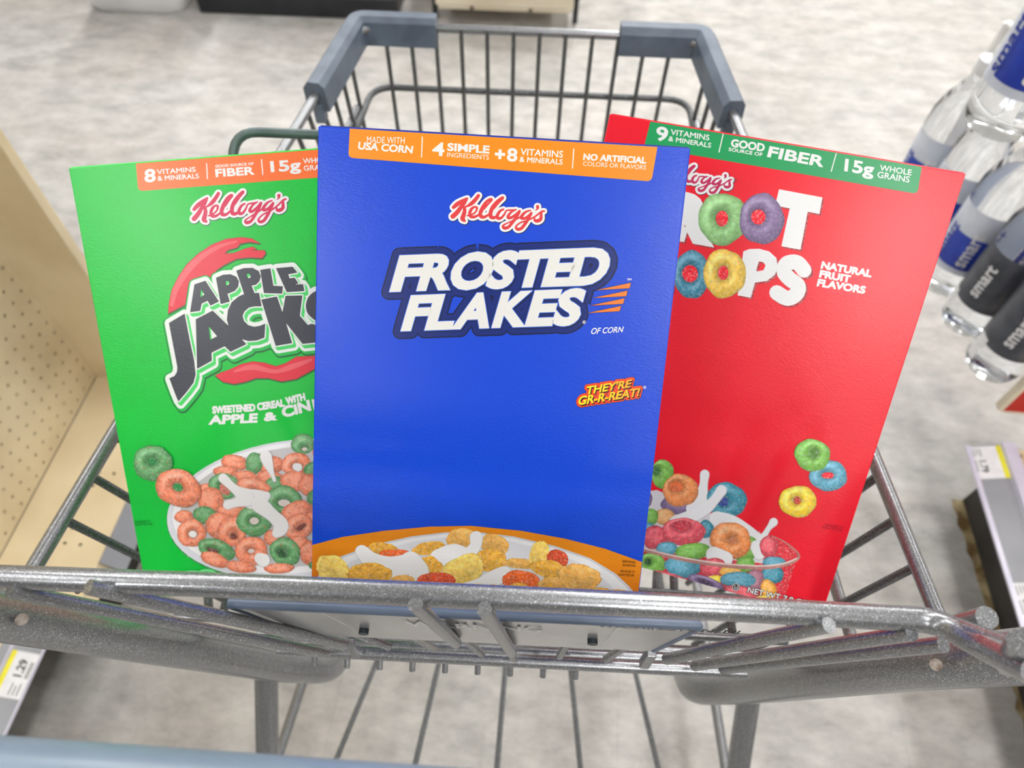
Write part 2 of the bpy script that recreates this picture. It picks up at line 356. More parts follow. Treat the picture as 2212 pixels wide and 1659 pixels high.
# ------------------------------------------------------------------ things at the top of the photo
M_wplas = mat('white_plastic', (.8, .8, .8), .35); noise_mix(M_wplas, (.76, .76, .76), (.84, .84, .84), 8)
M_blk = mat('black_laminate', (.012, .013, .018), .4); noise_mix(M_blk, (.01, .011, .015), (.02, .021, .026), 14)
M_cream = mat('cream_plastic', S((232, 220, 196)), .4); noise_mix(M_cream, S((226, 213, 188)), S((238, 228, 206)), 8)
o = empty('storage_tub', (-1.355, 2.51, 0), label='white rounded plastic tub on the floor at the top left', cat='tub')
def rr(x0, y0, x1, y1, r, n=6):
    p = []
    for cx, cy, a in ((x1-r, y1-r, 0), (x0+r, y1-r, 90), (x0+r, y0+r, 180), (x1-r, y0+r, 270)):
        for k in range(n+1): t = radians(a+90*k/n); p.append((cx+r*cos(t), cy+r*sin(t)))
    return p
def loft(b, rings):
    k = len(b.v); n = len(rings[0])
    for r_ in rings: b.v += [V(p) for p in r_]
    for i in range(len(rings)-1):
        for j in range(n): a = k+i*n+j; c = k+i*n+(j+1) % n; b.f.append((a, c, c+n, a+n))
    b.f.append(tuple(k+j for j in range(n))[::-1]); b.f.append(tuple(k+(len(rings)-1)*n+j for j in range(n)))
b = MB(); loft(b, [[(x*s, y*s, z) for x, y in rr(-.165, -.2, .165, .2, .06)] for z, s in ((0, .95), (.015, 1), (.06, 1.0), (.33, 1.08))]); b.build('body', M_wplas, o, smooth=True)
b = MB(); loft(b, [[(x*s, y*s, z) for x, y in rr(-.165, -.2, .165, .2, .06)] for z, s in ((.33, 1.12), (.345, 1.13), (.36, 1.1))]); b.build('lid', M_wplas, o, smooth=True)
o = empty('display_stand', (-.81, 2.61, 0), label='black low display stand on the floor beyond the cart', cat='stand')
b = MB(); b.box((-.335, -.28, .0), (.33, .3, .07)); b.build('plinth', M_blk, o, bevel=.006)
b = MB(); b.box((-.30, -.2, .07), (.30, .28, .45)); b.build('cabinet', M_blk, o, bevel=.004)
o = empty('display_crate', (-.128, 2.53, 0), label='cream plastic crate on black legs beyond the cart front', cat='crate')
b = MB()
for x0, x1 in ((-.215, -.11), (-.10, .08), (.09, .215)): b.box((x0, -.215, .055), (x1, -.20, .07))
b.box((-.222, -.22, .07), (.222, .2, .085)); b.box((-.222, -.22, .085), (.222, -.208, .34)); b.box((-.222, .188, .085), (.222, .2, .34))
b.box((-.222, -.208, .085), (-.21, .188, .34)); b.box((.21, -.208, .085), (.222, .188, .34)); b.build('tray', M_cream, o, bevel=.003)
for x in (-.232, .232):
    for y in (-.165, .2):
        b = MB(); b.tube([(x, y, 0), (x, y, .42)], .009, 8); b.build('leg', M_blk, o, smooth=True)
for x in (-.232, .232): bar('side_bar', [(x, -.165, .4), (x, .2, .4)], .007, M_blk, o)

# ------------------------------------------------------------------ hanging water bottles, sign and rack at the right
M_water = mat('clear_bottle_water', (.93, .96, 1), .03, Transmission_Weight=1, IOR=1.33)
M_lab_b = mat('blue_label_print', S((30, 60, 170)), .35); noise_mix(M_lab_b, S((24, 50, 155)), S((40, 72, 190)), 20)
M_lab_w = mat('pale_label_film', S((205, 212, 226)), .35); noise_mix(M_lab_w, S((196, 204, 220)), S((216, 222, 234)), 20)
M_lab_d = mat('charcoal_label_print', S((58, 62, 72)), .35); noise_mix(M_lab_d, S((46, 50, 60)), S((74, 78, 88)), 30)
M_cap = mat('white_cap', (.78, .79, .82), .4); noise_mix(M_cap, (.74, .75, .78), (.82, .83, .86), 40)
M_hook = mat('white_hook_plastic', (.82, .82, .8), .35); noise_mix(M_hook, (.78, .78, .76), (.86, .86, .84), 40)
M_red = mat('red_sign_board', S((205, 24, 32)), .3); noise_mix(M_red, S((198, 20, 28)), S((212, 30, 38)), 6)
bprof = [(.0, .006), (.018, .004), (.026, 0), (.031, .004), (.034, .014), (.034, .03), (.0335, .06), (.034, .10), (.034, .165), (.033, .185), (.028, .205), (.020, .222), (.0145, .235), (.013, .24), (.013, .247)]
bprof = [(r*1.32, z*1.22) for r, z in bprof]
def label_band(r, z0, z1, a0, a1, n=16):
    b = MB(); vs = []
    for z in (z0, z1):
        for k in range(n+1): t = a0+(a1-a0)*k/n; vs.append((r*cos(t), r*sin(t), z))
    b.add(vs, [(k, k+1, n+2+k, n+1+k) for k in range(n)]); return b
def bottle(loc, rz, kind, label, tilt=(0, 0)):
    o = empty('water_bottle', loc, Matrix.Rotation(tilt[0], 3, 'X') @ Matrix.Rotation(tilt[1], 3, 'Y') @ Matrix.Rotation(rz, 3, 'Z'), label, 'bottle', 'clear water bottles hanging by the right bay')
    b = MB(); b.lathe(bprof, 28); b.build('bottle_body', M_water, o, smooth=True)
    b = MB(); b.lathe([(.0175, .3012), (.0185, .303), (.0185, .326), (.015, .328)], 20); b.build('cap', M_cap, o, smooth=True)
    if kind == 'blue':
        label_band(0.0455, 0.0610, 0.1891, -1.9, 1.3).build('label_film', M_lab_w, o, smooth=True)
        p = label_band(0.0459, 0.0732, 0.1403, -1.2, .35).build('blue_patch', M_lab_b, o, smooth=True)
        t = MB(); vs, fs = text_flat('smart', .031, .0006)
        t.add([(.0465*cos(-1.1-y/.0449), .0465*sin(-1.1-y/.0449), .075+x) for x, y in vs], fs); t.build('lettering', M_lab_b, o)
        t = MB(); vs, fs = text_flat('smart', .031, .0006)
        t.add([(.0465*cos(-.1-y/.0449), .0465*sin(-.1-y/.0449), .080+x) for x, y in vs], fs); t.build('lettering', M_cap, o)
    else:
        label_band(0.0455, 0.0671, 0.1830, -2.4, 1.0).build('label_film', M_lab_d, o, smooth=True)
        label_band(0.0459, 0.0244, 0.0488, -1.75, -1.25).build('barcode_patch', M_cap, o, smooth=True)
        label_band(0.0459, 0.0537, 0.0756, -1.75, -1.25).build('barcode_patch', M_cap, o, smooth=True)
        t = MB(); vs, fs = text_flat('smart', .028, .0006)
        t.add([(.0465*cos(-.5-y/.0449), .0465*sin(-.5-y/.0449), .091+x) for x, y in vs], fs); t.build('lettering', M_cap, o)
    return o
a0 = at(2136, 790, z=.28); st = V((-.012, .0965, 0)); ac = V((.101, .046, 0))
rowA = [('dark', 'lowest water bottle at the right with a dark label, nearest the red board'),
        ('dark', 'dark-labelled water bottle directly behind the lowest one, in the front row beside the aisle'),
        ('blue', 'blue-labelled water bottle third from the red board, right of the red cereal box edge'),
        ('blue', 'blue-labelled water bottle half hidden by the right edge of the red cereal box'),
        ('blue', 'farthest of the lower water bottles beside the red cereal box top corner')]
rowB = [('dark', 'dark-labelled water bottle in the second row, behind the red board'),
        ('blue', 'blue-labelled water bottle in the second row at the right edge, below the two upper bottles'),
        ('blue', 'farthest water bottle in the second row, right under the upper bottles')]
hooks = []
for row, off in ((rowA, V((0, 0, 0))), (rowB, ac)):
    for k, (kd, lb) in enumerate(row):
        c = a0+off+st*k; bottle(c, random.uniform(-.25, .25)-1.9, kd, lb); hooks.append(c)
u0 = at(2150, 272, z=.69)
for c, lb in ((u0, 'upper water bottle with blue print at the top right edge, left of its twin'), (u0+V((.068, -.068, 0)), 'upper water bottle cut off by the right edge, just below its twin')):
    bottle(c, -1.8, 'blue', lb)
# the plastic clip strip that the bottles hang from
cs = empty('clip_strip', a0+ac*.5+st*4.6-V((0, 0, .28)), label='white plastic clip strip that the water bottles hang from', cat='clip strip')
base_ = cs.location; zb = .28+.345
mid = lambda k: V((a0+ac*.5+st*k).xy.to_3d()+V((0, 0, zb)))-base_
b = MB(); b.tube([mid(-.2), mid(2), mid(4.6)], .005, 8); b.build('strip_bar', M_hook, cs, smooth=True)
for h in hooks:
    q = h+V((0, 0, .334))-base_; k = (h-a0).dot(st)/st.dot(st); m_ = mid(k)
    b = MB(); b.tube(fillet([m_, (m_+q)/2+V((0, 0, .016)), q+V((0, 0, .012)), q+V((0, 0, -.004))], .012), .0028, 8); b.build('hook', M_hook, cs, smooth=True)
b = MB(); b.tube([mid(4.6), V((mid(4.6).x, mid(4.6).y, 0))], .007, 8); b.build('upright', M_hook, cs, smooth=True)
# little white hook end that sticks out over the floor, and red board
c0, c1, c2 = at(2098, 222, z=.66), at(2104, 246, z=.66), at(2128, 249, z=.66)
b = MB(); b.tube([c1-base_, c2-base_], .003, 8); b.build('peg_hook', M_hook, cs, smooth=True)
b = MB(); b.tube([c0-base_, c1-base_], .005, 8); b.build('hook_tip', M_hook, cs, smooth=True)
pc = at(2130, 885, z=.225); pc.x += .022
rb = empty('end_board', (pc.x, pc.y, 0), ROT, 'red board with a cream edge at the right, beside the hanging bottles', 'board')
b = MB(); b.box((.006, 0, pc.z), (.34, .012, pc.z+.30)); b.build('red_face', M_red, rb)
b = MB(); b.box((-.002, -.001, pc.z), (.006, .014, pc.z+.30)); b.box((.006, -.001, pc.z-.004), (.34, .014, pc.z)); b.build('cream_trim', M_cream, rb)
for x in (.085, .28):
    b = MB(); b.box((x, .002, ZD+.001), (x+.02, .012, pc.z-.004)); b.build('post', M_blk, rb)

# ------------------------------------------------------------------ shopping cart
CART = empty('shopping_cart', (-.015, .35, 0), label='grey wire shopping cart holding the three cereal boxes, blue-grey corner bumpers', cat='shopping cart')
CI = Matrix.Translation((.015, -.35, 0))
def cb(name, pts, r, m=M_metal, parent=CART, n=12, fr=0): return bar(name, pts, r, m, parent, n, fr, inv=CI)
YF = .862; ZN = .785
_l, _r = at(80, 1215, z=ZN), at(2010, 1290, z=ZN)
RLf, RRf = at(774, 62, y=YF), at(1520, 76, y=YF)
rz = (RLf.z+RRf.z)/2; RLf.z = rz; RRf.z = rz
def upto(p, q, y): return p+(q-p)*((y-p.y)/(q.y-p.y))
RLn, RRn = upto(_l, RLf, .10), upto(_r, RRf, .10)
print('rim', RLn, RRn, RLf, RRf)
rim = cb('basket_rim', [upto(RLn, RLf, .14), RLf, RRf, upto(RRn, RRf, .14)], .0054, fr=.045, n=14)
def lerp(a, b, t): return a+(b-a)*t
# front wall wires
for i, px in enumerate((833, 888, 942, 997, 1053, 1110, 1166, 1222, 1280, 1336, 1394, 1451)):
    t = (at(px, 66+ (px-780)*.027, y=YF).x-RLf.x)/(RRf.x-RLf.x)
    a = lerp(RLf, RRf, t)+V((0, -.004, .002))
    mx_ = (RLf.x+RRf.x)/2
    bq = V((mx_+(a.x-mx_)*.93, .80, .40))
    cb('front_wire', [a, bq], .0027, M_wire, rim, 8)
# outside wire loop around the front
l0, l1 = at(812, 190, y=.862), at(1483, 205, y=.862)
zz = (l0.z+l1.z)/2-.004; l0.z = l1.z = zz
cb('bumper_wire', [V((RLn.x+.07, .4, zz-.02)), V((l0.x-.004, .864, zz)), V((l1.x+.004, .864, zz)), V((RRn.x-.07, .4, zz-.02))], .0042, M_wire, CART, 10, fr=.03)
# side walls
midL, midR = [], []
SY0 = at(1975, 1222, z=ZN).y; SDY = (at(1905, 1025, z=ZN).y-SY0)/2; print('side', SY0, SDY)
for i in range(23):
    y = SY0+SDY*i
    if y > YF-.03: break
    t = (y-.1)/(YF-.1)
    for sgn, P0, P1, acc in ((-1, RLn, RLf, midL), (1, RRn, RRf, midR)):
        a = lerp(P0, P1, t)+V((0, 0, .003)); inw = (.45 if sgn < 0 else .25)*(1-t)
        k1 = a+V((-sgn*inw*.085, .0, -.085)); k2 = a+V((-sgn*inw*.34, .0, -.34))
        cb('side_wire', [a, k1, k2], .0033 if y < .3 else .0028, M_wire, rim, 8); acc.append(k1)
for acc, sgn in ((midL, -1), (midR, 1)):
    cb('side_rail', [acc[0]+V((sgn*.003, -.03, -.004)), acc[-1]+V((sgn*.003, 0, -.004))], .0048, M_metal)
# basket floor
BZ_ = .44
bf = cb('basket_floor_frame', [(-.20, .23, BZ_), (-.16, .80, BZ_-.05), (.135, .80, BZ_-.05), (.175, .23, BZ_), (-.20, .23, BZ_)], .0035, M_wire, fr=.02)
for i in range(9):
    x = -.165+i*.038; cb('floor_wire', [(x, .23, BZ_), (x*.87-.002, .80, BZ_-.05)], .0024, M_wire, bf, 8)
# corner bumpers
def bumper(c, inner, side, name='corner_bumper'):
    """L-shaped plastic guard over the rim corner: c corner, inner end along the front bar, side end along the side bar"""
    b = MB(); w, h = .013, .019
    d1 = (inner-c).normalized(); d2 = (side-c).normalized()
    path = fillet([inner, c, side], .012, 5); k = len(b.v); N = len(path); prof = [(-w, -h), (-w*.9, h*.5), (-w*.5, h*.8), (w*.5, h*.8), (w, h*.4), (w, -h)]
    for i, p in enumerate(path):
        t = (path[min(i+1, N-1)]-path[max(i-1, 0)]).normalized(); nr = V((t.y, -t.x, 0)).normalized()
        for u, v in prof: b.v.append(p+nr*u+V((0, 0, v)))
    n = len(prof)
    for i in range(N-1):
        for j in range(n): a = k+i*n+j; q = k+i*n+(j+1) % n; b.f.append((a, q, q+n, a+n))
    b.f.append(tuple(k+j for j in range(n))[::-1]); b.f.append(tuple(k+(N-1)*n+j for j in range(n)))
    o = b.build(name, M_bumper, CART, bevel=.002, inv=CI)
    b = MB(); s = side; b.box((s.x-.006, s.y-.004, s.z-.034), (s.x+.006, s.y+.012, s.z-.010)); b.build('clip', M_bumper, o, bevel=.002, inv=CI)
for c, e, s_, sg in ((RLf, 945, RLn, -1), (RRf, 1338, RRn, 1)):
    ip = V((at(e, 80, y=YF).x, YF, rz))
    side = lerp(c, s_, .20)
    bumper(c+V((-.004*-sg*0, .0, 0)), ip, side)
# child seat back (leans forward behind the boxes)
sb = [at(503, 326, z=.925), at(512, 286, z=.940)]
yb = .468
p1 = at(500, 283, y=yb); p2 = V((.205, yb, p1.z))
seat = cb('seat_back', [p1+V((.02, -.235, -.215)), p1+V((.0, -.0, 0)), p2, p2+V((-.02, -.235, -.215))], .0038, M_green_wire, fr=.022)
for i in range(4):
    x = lerp(p1.x, p2.x, (i+1.6)/6.0); cb('seat_wire', [(x, yb, p1.z-.002), (x, yb-.235, p1.z-.217)], .0024, M_green_wire, seat, 8)
# rear rail of the child seat (top of the gate) with bent right end
yr = .104
def G(px, py, yy=yr): return at(px, py, y=yy)
Lr = G(0, 1246)+ (G(0, 1246)-G(300, 1256))*.5
gate = cb('rear_rail', [Lr, G(0, 1246), G(500, 1265), G(1050, 1290), G(1600, 1316), G(2025, 1340), at(2120, 1395, y=.090), at(2240, 1452, y=.072)], .0054, M_metal, fr=.02, n=20)
for p, sx_ in (((84, 1254), .0042), ((2014, 1348), .0030), ((168, 1276), .0014)):
    c_ = at(*p, y=yr); nrm = (CAM-c_).normalized(); c_ = c_+nrm*.0043
    q = MB(); mt = Matrix.Translation(c_) @ Matrix.Rotation(.05, 4, 'Y') @ Matrix.Diagonal((sx_, .0016, .0016, 1))
    q.lathe([(0, -1), (.5, -.86), (.86, -.5), (1, 0), (.86, .5), (.5, .86), (0, 1)], 12, mt); q.build('rust_chip', M_rust, gate, smooth=True, inv=CI)
second = cb('rail_branch', [G(2030, 1343), at(2110, 1372, y=.094), at(2190, 1402, y=.086), at(2225, 1425, y=.08)], .0042, M_metal, gate)
cb('wire_end', [at(2070, 1350, y=.108), at(2132, 1334, y=.104)], .0048, M_metal, gate)
cb('wire_end', [at(2178, 1435, y=.084), at(2208, 1388, y=.080)], .0050, M_metal, gate)
# gate wires that cross the rail, cut ends towards the shopper
def gw(p, q, y0=.098, y1=.112, r=.0031, mid=None):
    a = at(*p, y=y0); c = at(*q, y=y1); pts = [a, c]
    if mid: pts = [a, at(*mid[:2], y=mid[2]), c]
    return cb('gate_wire', pts, r, M_metal, gate, 12, fr=.01)
gw((897, 1306), (985, 1388), .0965, .112, .0033); gw((1046, 1316), (1105, 1408), .0965, .113, .0033)
gw((20, 1275), (705, 1412), .0975, .118, .0034); gw((191, 1268), (745, 1392), .0975, .116, .0034)
gw((1791, 1350), (1440, 1424), .0975, .116, .0034); gw((1970, 1368), (1500, 1438), .0975, .120, .0034)
gw((2038, 1392), (1545, 1446), .0975, .124, .0036)
# weld ribs on the lower wires
for p in ((1790, 1450-50), (1855, 1397)):
    pass
# seat bottom bars and short wires
yb0 = .126
for (a, c, yy, r) in (((560, 1364), (1640, 1413), .150, .0040), ((560, 1381), (1640, 1431), .138, .0041), ((600, 1401), (1610, 1452), .122, .0044)):
    cb('seat_bar', [at(*a, y=yy), at(*c, y=yy)], r, M_metal)
for (p, q) in (((760, 1366), (841, 1398)), ((878, 1366), (939, 1402)), ((1000, 1378), (1041, 1412)), ((1098, 1400), (1111, 1424)), ((1227, 1384), (1208, 1418)), ((1359, 1392), (1308, 1424))):
    cb('short_wire', [at(*p, y=.119), at(*q, y=.118)], .0024, M_metal, gate, 8)
for p in ((765, 1405), (1398, 1428)):
    a = at(*p, y=.118); b = MB(); b.box(a+V((-.003, -.002, -.012)), a+V((.003, .004, .016))); b.build('hinge_plate', M_metal, CART, bevel=.001, inv=CI)
for k in range(9):
    px = 680+k*70.5; a = at(px, 1415+(px-680)*.048, y=.122)
    cb('floor_wire_end', [a+V((0, .0, 0)), a+V((0, -.006, -.0045))], .002, M_metal, CART, 8)
# dark seat floor seen between the boxes
sf = cb('seat_floor_bar', [at(900, 1246, z=.700), at(1700, 1300, z=.700)], .0036, M_wire)
for (p, q) in (((1455, 1236), (1458, 1330)), ((1418, 1225), (1412, 1330)), ((1575, 1300), (1585, 1400)), ((445, 1230), (452, 1330)), ((505, 1240), (480, 1330)), ((1700, 1290), (1712, 1380))):
    cb('seat_floor_wire', [at(*p, z=.693), at(*q, z=.693)], .0034 if p[0] != 1418 else .0026, M_wire, sf, 8)
cb('seat_floor_bar', [at(1480, 1372, z=.70), at(1700, 1384, z=.70)], .0036, M_metal)
cb('seat_floor_bar', [at(380, 1330, z=.70), at(700, 1346, z=.70)], .0036, M_metal)
# seat flap with warning
ft = [at(497, 1306, y=.113), at(1510, 1353, y=.113)]; fb = [at(655, 1366, y=.1165), at(1412, 1402, y=.1165)]
n3 = (ft[1]-ft[0]).cross(fb[0]-ft[0]).normalized()*-.0012
flap = MB(); flap.hexa([fb[0]-n3, fb[1]-n3, fb[1]+n3, fb[0]+n3], [ft[0]-n3, ft[1]-n3, ft[1]+n3, ft[0]+n3])
flap = flap.build('seat_flap', M_flap, CART, inv=CI)
cb('flap_rim', [ft[0]+V((0, 0, .002)), ft[1]+V((0, 0, .002))], .0026, M_edge, flap)
cb('flap_side_rib', [ft[0], fb[0]], .0022, M_edge, flap); cb('flap_side_rib', [ft[1], fb[1]], .0022, M_edge, flap)
for p in ((786, 1362), (1280, 1384)):
    a = at(*p, y=.113); cb('flap_bolt', [a+V((0, .003, 0)), a+V((0, -.002, 0))], .0028, M_bolt, flap)
fo = ft[0]; fu = (ft[1]-ft[0]).normalized(); fv = (fb[0]-ft[0]); fv = (fv-fu*fv.dot(fu)); fl_h = fv.length; fv = fv/fl_h
fn = fu.cross(fv); fn = fn if fn.y < 0 else -fn
M_emb = mat('flap_white_print', (.62, .62, .63), .4); noise_mix(M_emb, (.58, .58, .59), (.66, .66, .67), 90)
def flap_text(t, px, py, size, m):
    a = at(px, py, y=.113); u = (a-fo).dot(fu); v = (a-fo).dot(fv)
    vs, fs = text_flat(t, size, .0002); b = MB()
    b.add([fo+fu*(u+x)+fv*(v-y)+fn*.0019 for x, y in vs], fs); b.build('flap_lettering', m, flap, inv=CI)
flap_text('WARNING', 880, 1350, .0150, M_emb)
flap_text('WASHINGTON, NJ', 1290, 1347, .0085, M_bolt)
for p, q in (((700, 1326), (770, 1360)), ((1330, 1358), (1306, 1386))):
    cb('flap_lettering', [at(*p, y=.1122), at(*q, y=.1142)], .0003, M_emb, flap, 6)
# frame tubes that carry the basket
cb('frame_tube', [at(-160, 1303, d=.325), at(0, 1330, d=.372), at(300, 1386, d=.47), at(600, 1440, d=.63), at(716, 1448, d=.70), at(742, 1388, d=.80)], .0128, M_metal, fr=.03, n=22)
cb('frame_tube', [at(2400, 1402, d=.31), at(2150, 1423, d=.345), at(2000, 1435, d=.385), at(1750, 1468, d=.50), at(1600, 1488, d=.63), at(1496, 1493, d=.70), at(1474, 1440, d=.80)], .0128, M_metal, fr=.03, n=22)
for p, d_ in (((47, 1338), .374), ((2022, 1436), .366)):
    a = at(*p, d=d_); nrm = (CAM-a).normalized(); cb('scratched_rivet', [a+nrm*.010, a+nrm*.0133], .0030, M_rust)
cb('chassis_leg', [at(575, 1440, d=.80), at(578, 1690, d=.83), (-.265, -.055, .13)], .0128, M_metal, n=20)
cb('chassis_leg', [at(1620, 1490, d=.80), at(1590, 1690, d=.83), (.250, -.055, .13)], .0128, M_metal, n=20)
def rack(p, q, r=.0036): return cb('rack_wire', [at(*p, z=.175), at(*q, z=.235)], r, M_wire, CART, 8)
for p, q in (((838, 1370), (706, 1690)), ((960, 1380), (888, 1690)), ((1096, 1390), (1070, 1700)), ((1228, 1400), (1258, 1700)), ((1361, 1405), (1432, 1700))): rack(p, q)
# lower chassis below the frame, out towards the wheels
wh = [(-.265, -.06), (.250, -.06), (-.20, .71), (.17, .71)]
for (x, y) in wh:
    w = empty('x', (0, 0, 0)); bpy.data.objects.remove(w)
    b = MB(); mt = Matrix.Translation((x, y, .055)) @ Matrix.Rotation(pi/2, 4, 'Y')
    b.lathe([(.008, -.013), (.046, -.013), (.055, -.008), (.055, .008), (.046, .013), (.008, .013)], 28, mt)
    wo = b.build('wheel', M_blk, CART, smooth=True, inv=CI)
    b = MB(); b.box((x-.020, y-.012, .05), (x-.015, y+.012, .135)); b.box((x+.015, y-.012, .05), (x+.020, y+.012, .135)); b.box((x-.02, y-.016, .13), (x+.02, y+.016, .136))
    b.build('caster_fork', M_metal, wo, inv=CI)
for p, q in (((653, 1476), (600, 1637)), ((1545, 1519), (1567, 1659))):
    u_, v_ = at(*p, z=.165), at(*q, z=.165); d_ = v_-u_
    cb('chassis_side', [u_-d_*4.2, u_, v_, v_+d_*.5], .0068, M_metal, n=14)
cb('chassis_cross', [(-.20, .71, .165), (.17, .71, .165)], .006, M_metal, n=14)
# handle, close to the camera
h0, h1 = at(-500, 1662, d=.215), at(1500, 1804, d=.215)
cb('push_handle', [h0, h1], .0135, M_handle, n=28)

# ------------------------------------------------------------------ cereal boxes
def smooth_path(pts, n=6):
    """Catmull-Rom through (x, y, r) points"""
    out = []; P = [pts[0]]+list(pts)+[pts[-1]]
    for i in range(1, len(P)-2):
        a, b, c, d = P[i-1], P[i], P[i+1], P[i+2]
        for k in range(n):
            t = k/n
            out.append(tuple(.5*(2*b[q]+(c[q]-a[q])*t+(2*a[q]-5*b[q]+4*c[q]-d[q])*t*t+(3*b[q]-a[q]-3*c[q]+d[q])*t**3) for q in range(3)))
    out.append(tuple(pts[-1])); return out
from mathutils.geometry import delaunay_2d_cdt
class Carton:
    """a leaning cereal box; its front is addressed by where the photo shows each print"""
    def __init__(s, TL, W, D, w, h, th, face, side, top, label, bandpx=None, band=None):
        s.TL, s.W, s.D = V(TL), V(W).normalized(), V(D).normalized()
        s.N = s.W.cross(-s.D).normalized()
        base = s.TL+s.W*w/2+s.D*h-s.N*th/2
        rot = Matrix([s.W, -s.N, -s.D]).transposed()
        s.root = empty('cereal_box', base, rot, label, 'cereal box')
        s.inv = (Matrix.Translation(base) @ rot.to_4x4()).inverted()
        s.w, s.h, s.th = w, h, th
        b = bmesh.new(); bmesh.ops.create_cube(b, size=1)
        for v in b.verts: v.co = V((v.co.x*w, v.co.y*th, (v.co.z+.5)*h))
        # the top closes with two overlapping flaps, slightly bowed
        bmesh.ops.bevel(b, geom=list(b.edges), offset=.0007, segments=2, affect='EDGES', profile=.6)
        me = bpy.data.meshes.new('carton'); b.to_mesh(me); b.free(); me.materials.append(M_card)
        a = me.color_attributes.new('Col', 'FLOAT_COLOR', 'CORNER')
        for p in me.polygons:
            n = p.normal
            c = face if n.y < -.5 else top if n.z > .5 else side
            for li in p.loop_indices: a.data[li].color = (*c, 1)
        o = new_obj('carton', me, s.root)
        fl = MB(); fl.box((-w/2+.001, -th/2+.001, h), (w/2-.001, th/2-.008, h+.0006)); q = fl.build('top_flap', M_card, s.root)
        a = q.data.color_attributes.new('Col', 'FLOAT_COLOR', 'CORNER'); a.data.foreach_set('color', [v for _ in q.data.loops for v in (*top, 1)])
        s.k = 1
        s.v = []; s.f = []; s.c = []
    def hit(s, px, py):
        r = ray(px, py); t = (s.TL-CAM).dot(s.N)/r.dot(s.N); return CAM+r*t
    def begin(s): s.v = []; s.f = []; s.c = []; s.buf = {}
    def end(s, name, m=None):
        if s.buf: s.up()
        if s.v:
            mat_ = m or M_card
            link_mesh(name, s.v, s.f, mat_, s.root, s.inv, cols=s.c)
        s.begin()
    def put(s, pts, faces, col, cols=None, solo=False):
        """pts in photo px; plain-coloured pieces of one layer are merged into one sheet by up()"""
        e = .4; P = []
        for (x, y) in pts:
            p = s.hit(x, y); u = (p-s.TL).dot(s.W)*1e3; v = (p-s.TL).dot(s.D)*1e3
            P.append((min(max(u, e), s.w*1e3-e), min(max(v, e), s.h*1e3-e)))
        if solo: s.emit(P, faces, [col]*len(P))
        elif cols is None:
            s.buf.setdefault(tuple(col), []).append((P, faces))
        else: s.emit(P, faces, cols)
    def emit(s, P, faces, cols):
        k = len(s.v); z = s.N*(.00006+s.k*8e-6)
        s.v += [s.TL+s.W*(u/1e3)+s.D*(v/1e3)+z for u, v in P]
        s.f += [tuple(i+k for i in f) for f in faces]; s.c += cols
    def up(s):
        for col, lst in s.buf.items():
            if len(lst) == 1: P, F = lst[0]; s.emit(P, F, [col]*len(P)); continue
            vs = []; es = []; tri = []; grid = {}; G = 1.5
            for P, F in lst:
                k = len(vs); vs += [V(p) for p in P]; cnt = {}
                for f in F:
                    n = len(f)
                    for i in range(n):
                        e = (min(f[i], f[(i+1) % n]), max(f[i], f[(i+1) % n])); cnt[e] = cnt.get(e, 0)+1
                    q = [P[i] for i in f]; x0, x1 = min(p[0] for p in q), max(p[0] for p in q); y0, y1 = min(p[1] for p in q), max(p[1] for p in q)
                    for gx in range(int(x0//G), int(x1//G)+1):
                        for gy in range(int(y0//G), int(y1//G)+1): grid.setdefault((gx, gy), []).append(q)
                es += [(i+k, j+k) for (i, j), c in cnt.items() if c == 1]
            o = delaunay_2d_cdt(vs, es, [], 0, 1e-5)
            ov = o[0]; keep = []
            for f in o[2]:
                cx = sum(ov[i].x for i in f)/3; cy = sum(ov[i].y for i in f)/3
                for q in grid.get((int(cx//G), int(cy//G)), ()):
                    sg = 0
                    for i in range(len(q)):
                        ax, ay = q[i-1]; bx_, by_ = q[i]; cr = (bx_-ax)*(cy-ay)-(by_-ay)*(cx-ax)
                        if cr > 0: sg |= 1
                        elif cr < 0: sg |= 2
                        if sg == 3: break
                    if sg != 3: keep.append(tuple(f)); break
            s.emit([(p.x, p.y) for p in ov], keep, [col]*len(ov))
        s.buf = {}; s.k += 1
    def poly(s, pts, col, holes=(), up=True):
        loops = [[V((x, y, 0)) for x, y in pts]]+[[V((x, y, 0)) for x, y in h] for h in holes]
        tr = tessellate_polygon(loops); flat = [(p.x, p.y) for l in loops for p in l]
        s.put(flat, [tuple(t) for t in tr], col, solo=up)
        if up: s.up()
    def disc(s, x, y, r, col, n=14): s.put([(x+r*cos(2*pi*k/n), y+r*sin(2*pi*k/n)) for k in range(n)], [tuple(range(n))], col)
    def stroke(s, pts, col, grow=0, T=lambda x, y: (x, y), n=6, scale=1.0, up=True):
        P = smooth_path(pts, n)
        P = [(*T(x, y), r*scale+grow) for x, y, r in P]
        for i, (x, y, r) in enumerate(P):
            s.disc(x, y, r, col, 12)
            if i:
                a, b_, q = P[i-1]; dx, dy = x-a, y-b_; l = math.hypot(dx, dy)
                if l > 1e-6:
                    nx, ny = -dy/l, dx/l
                    s.put([(a+nx*q, b_+ny*q), (x+nx*r, y+ny*r), (x-nx*r, y-ny*r), (a-nx*q, b_-ny*q)], [(0, 1, 2, 3)], col)
        if up: s.up()
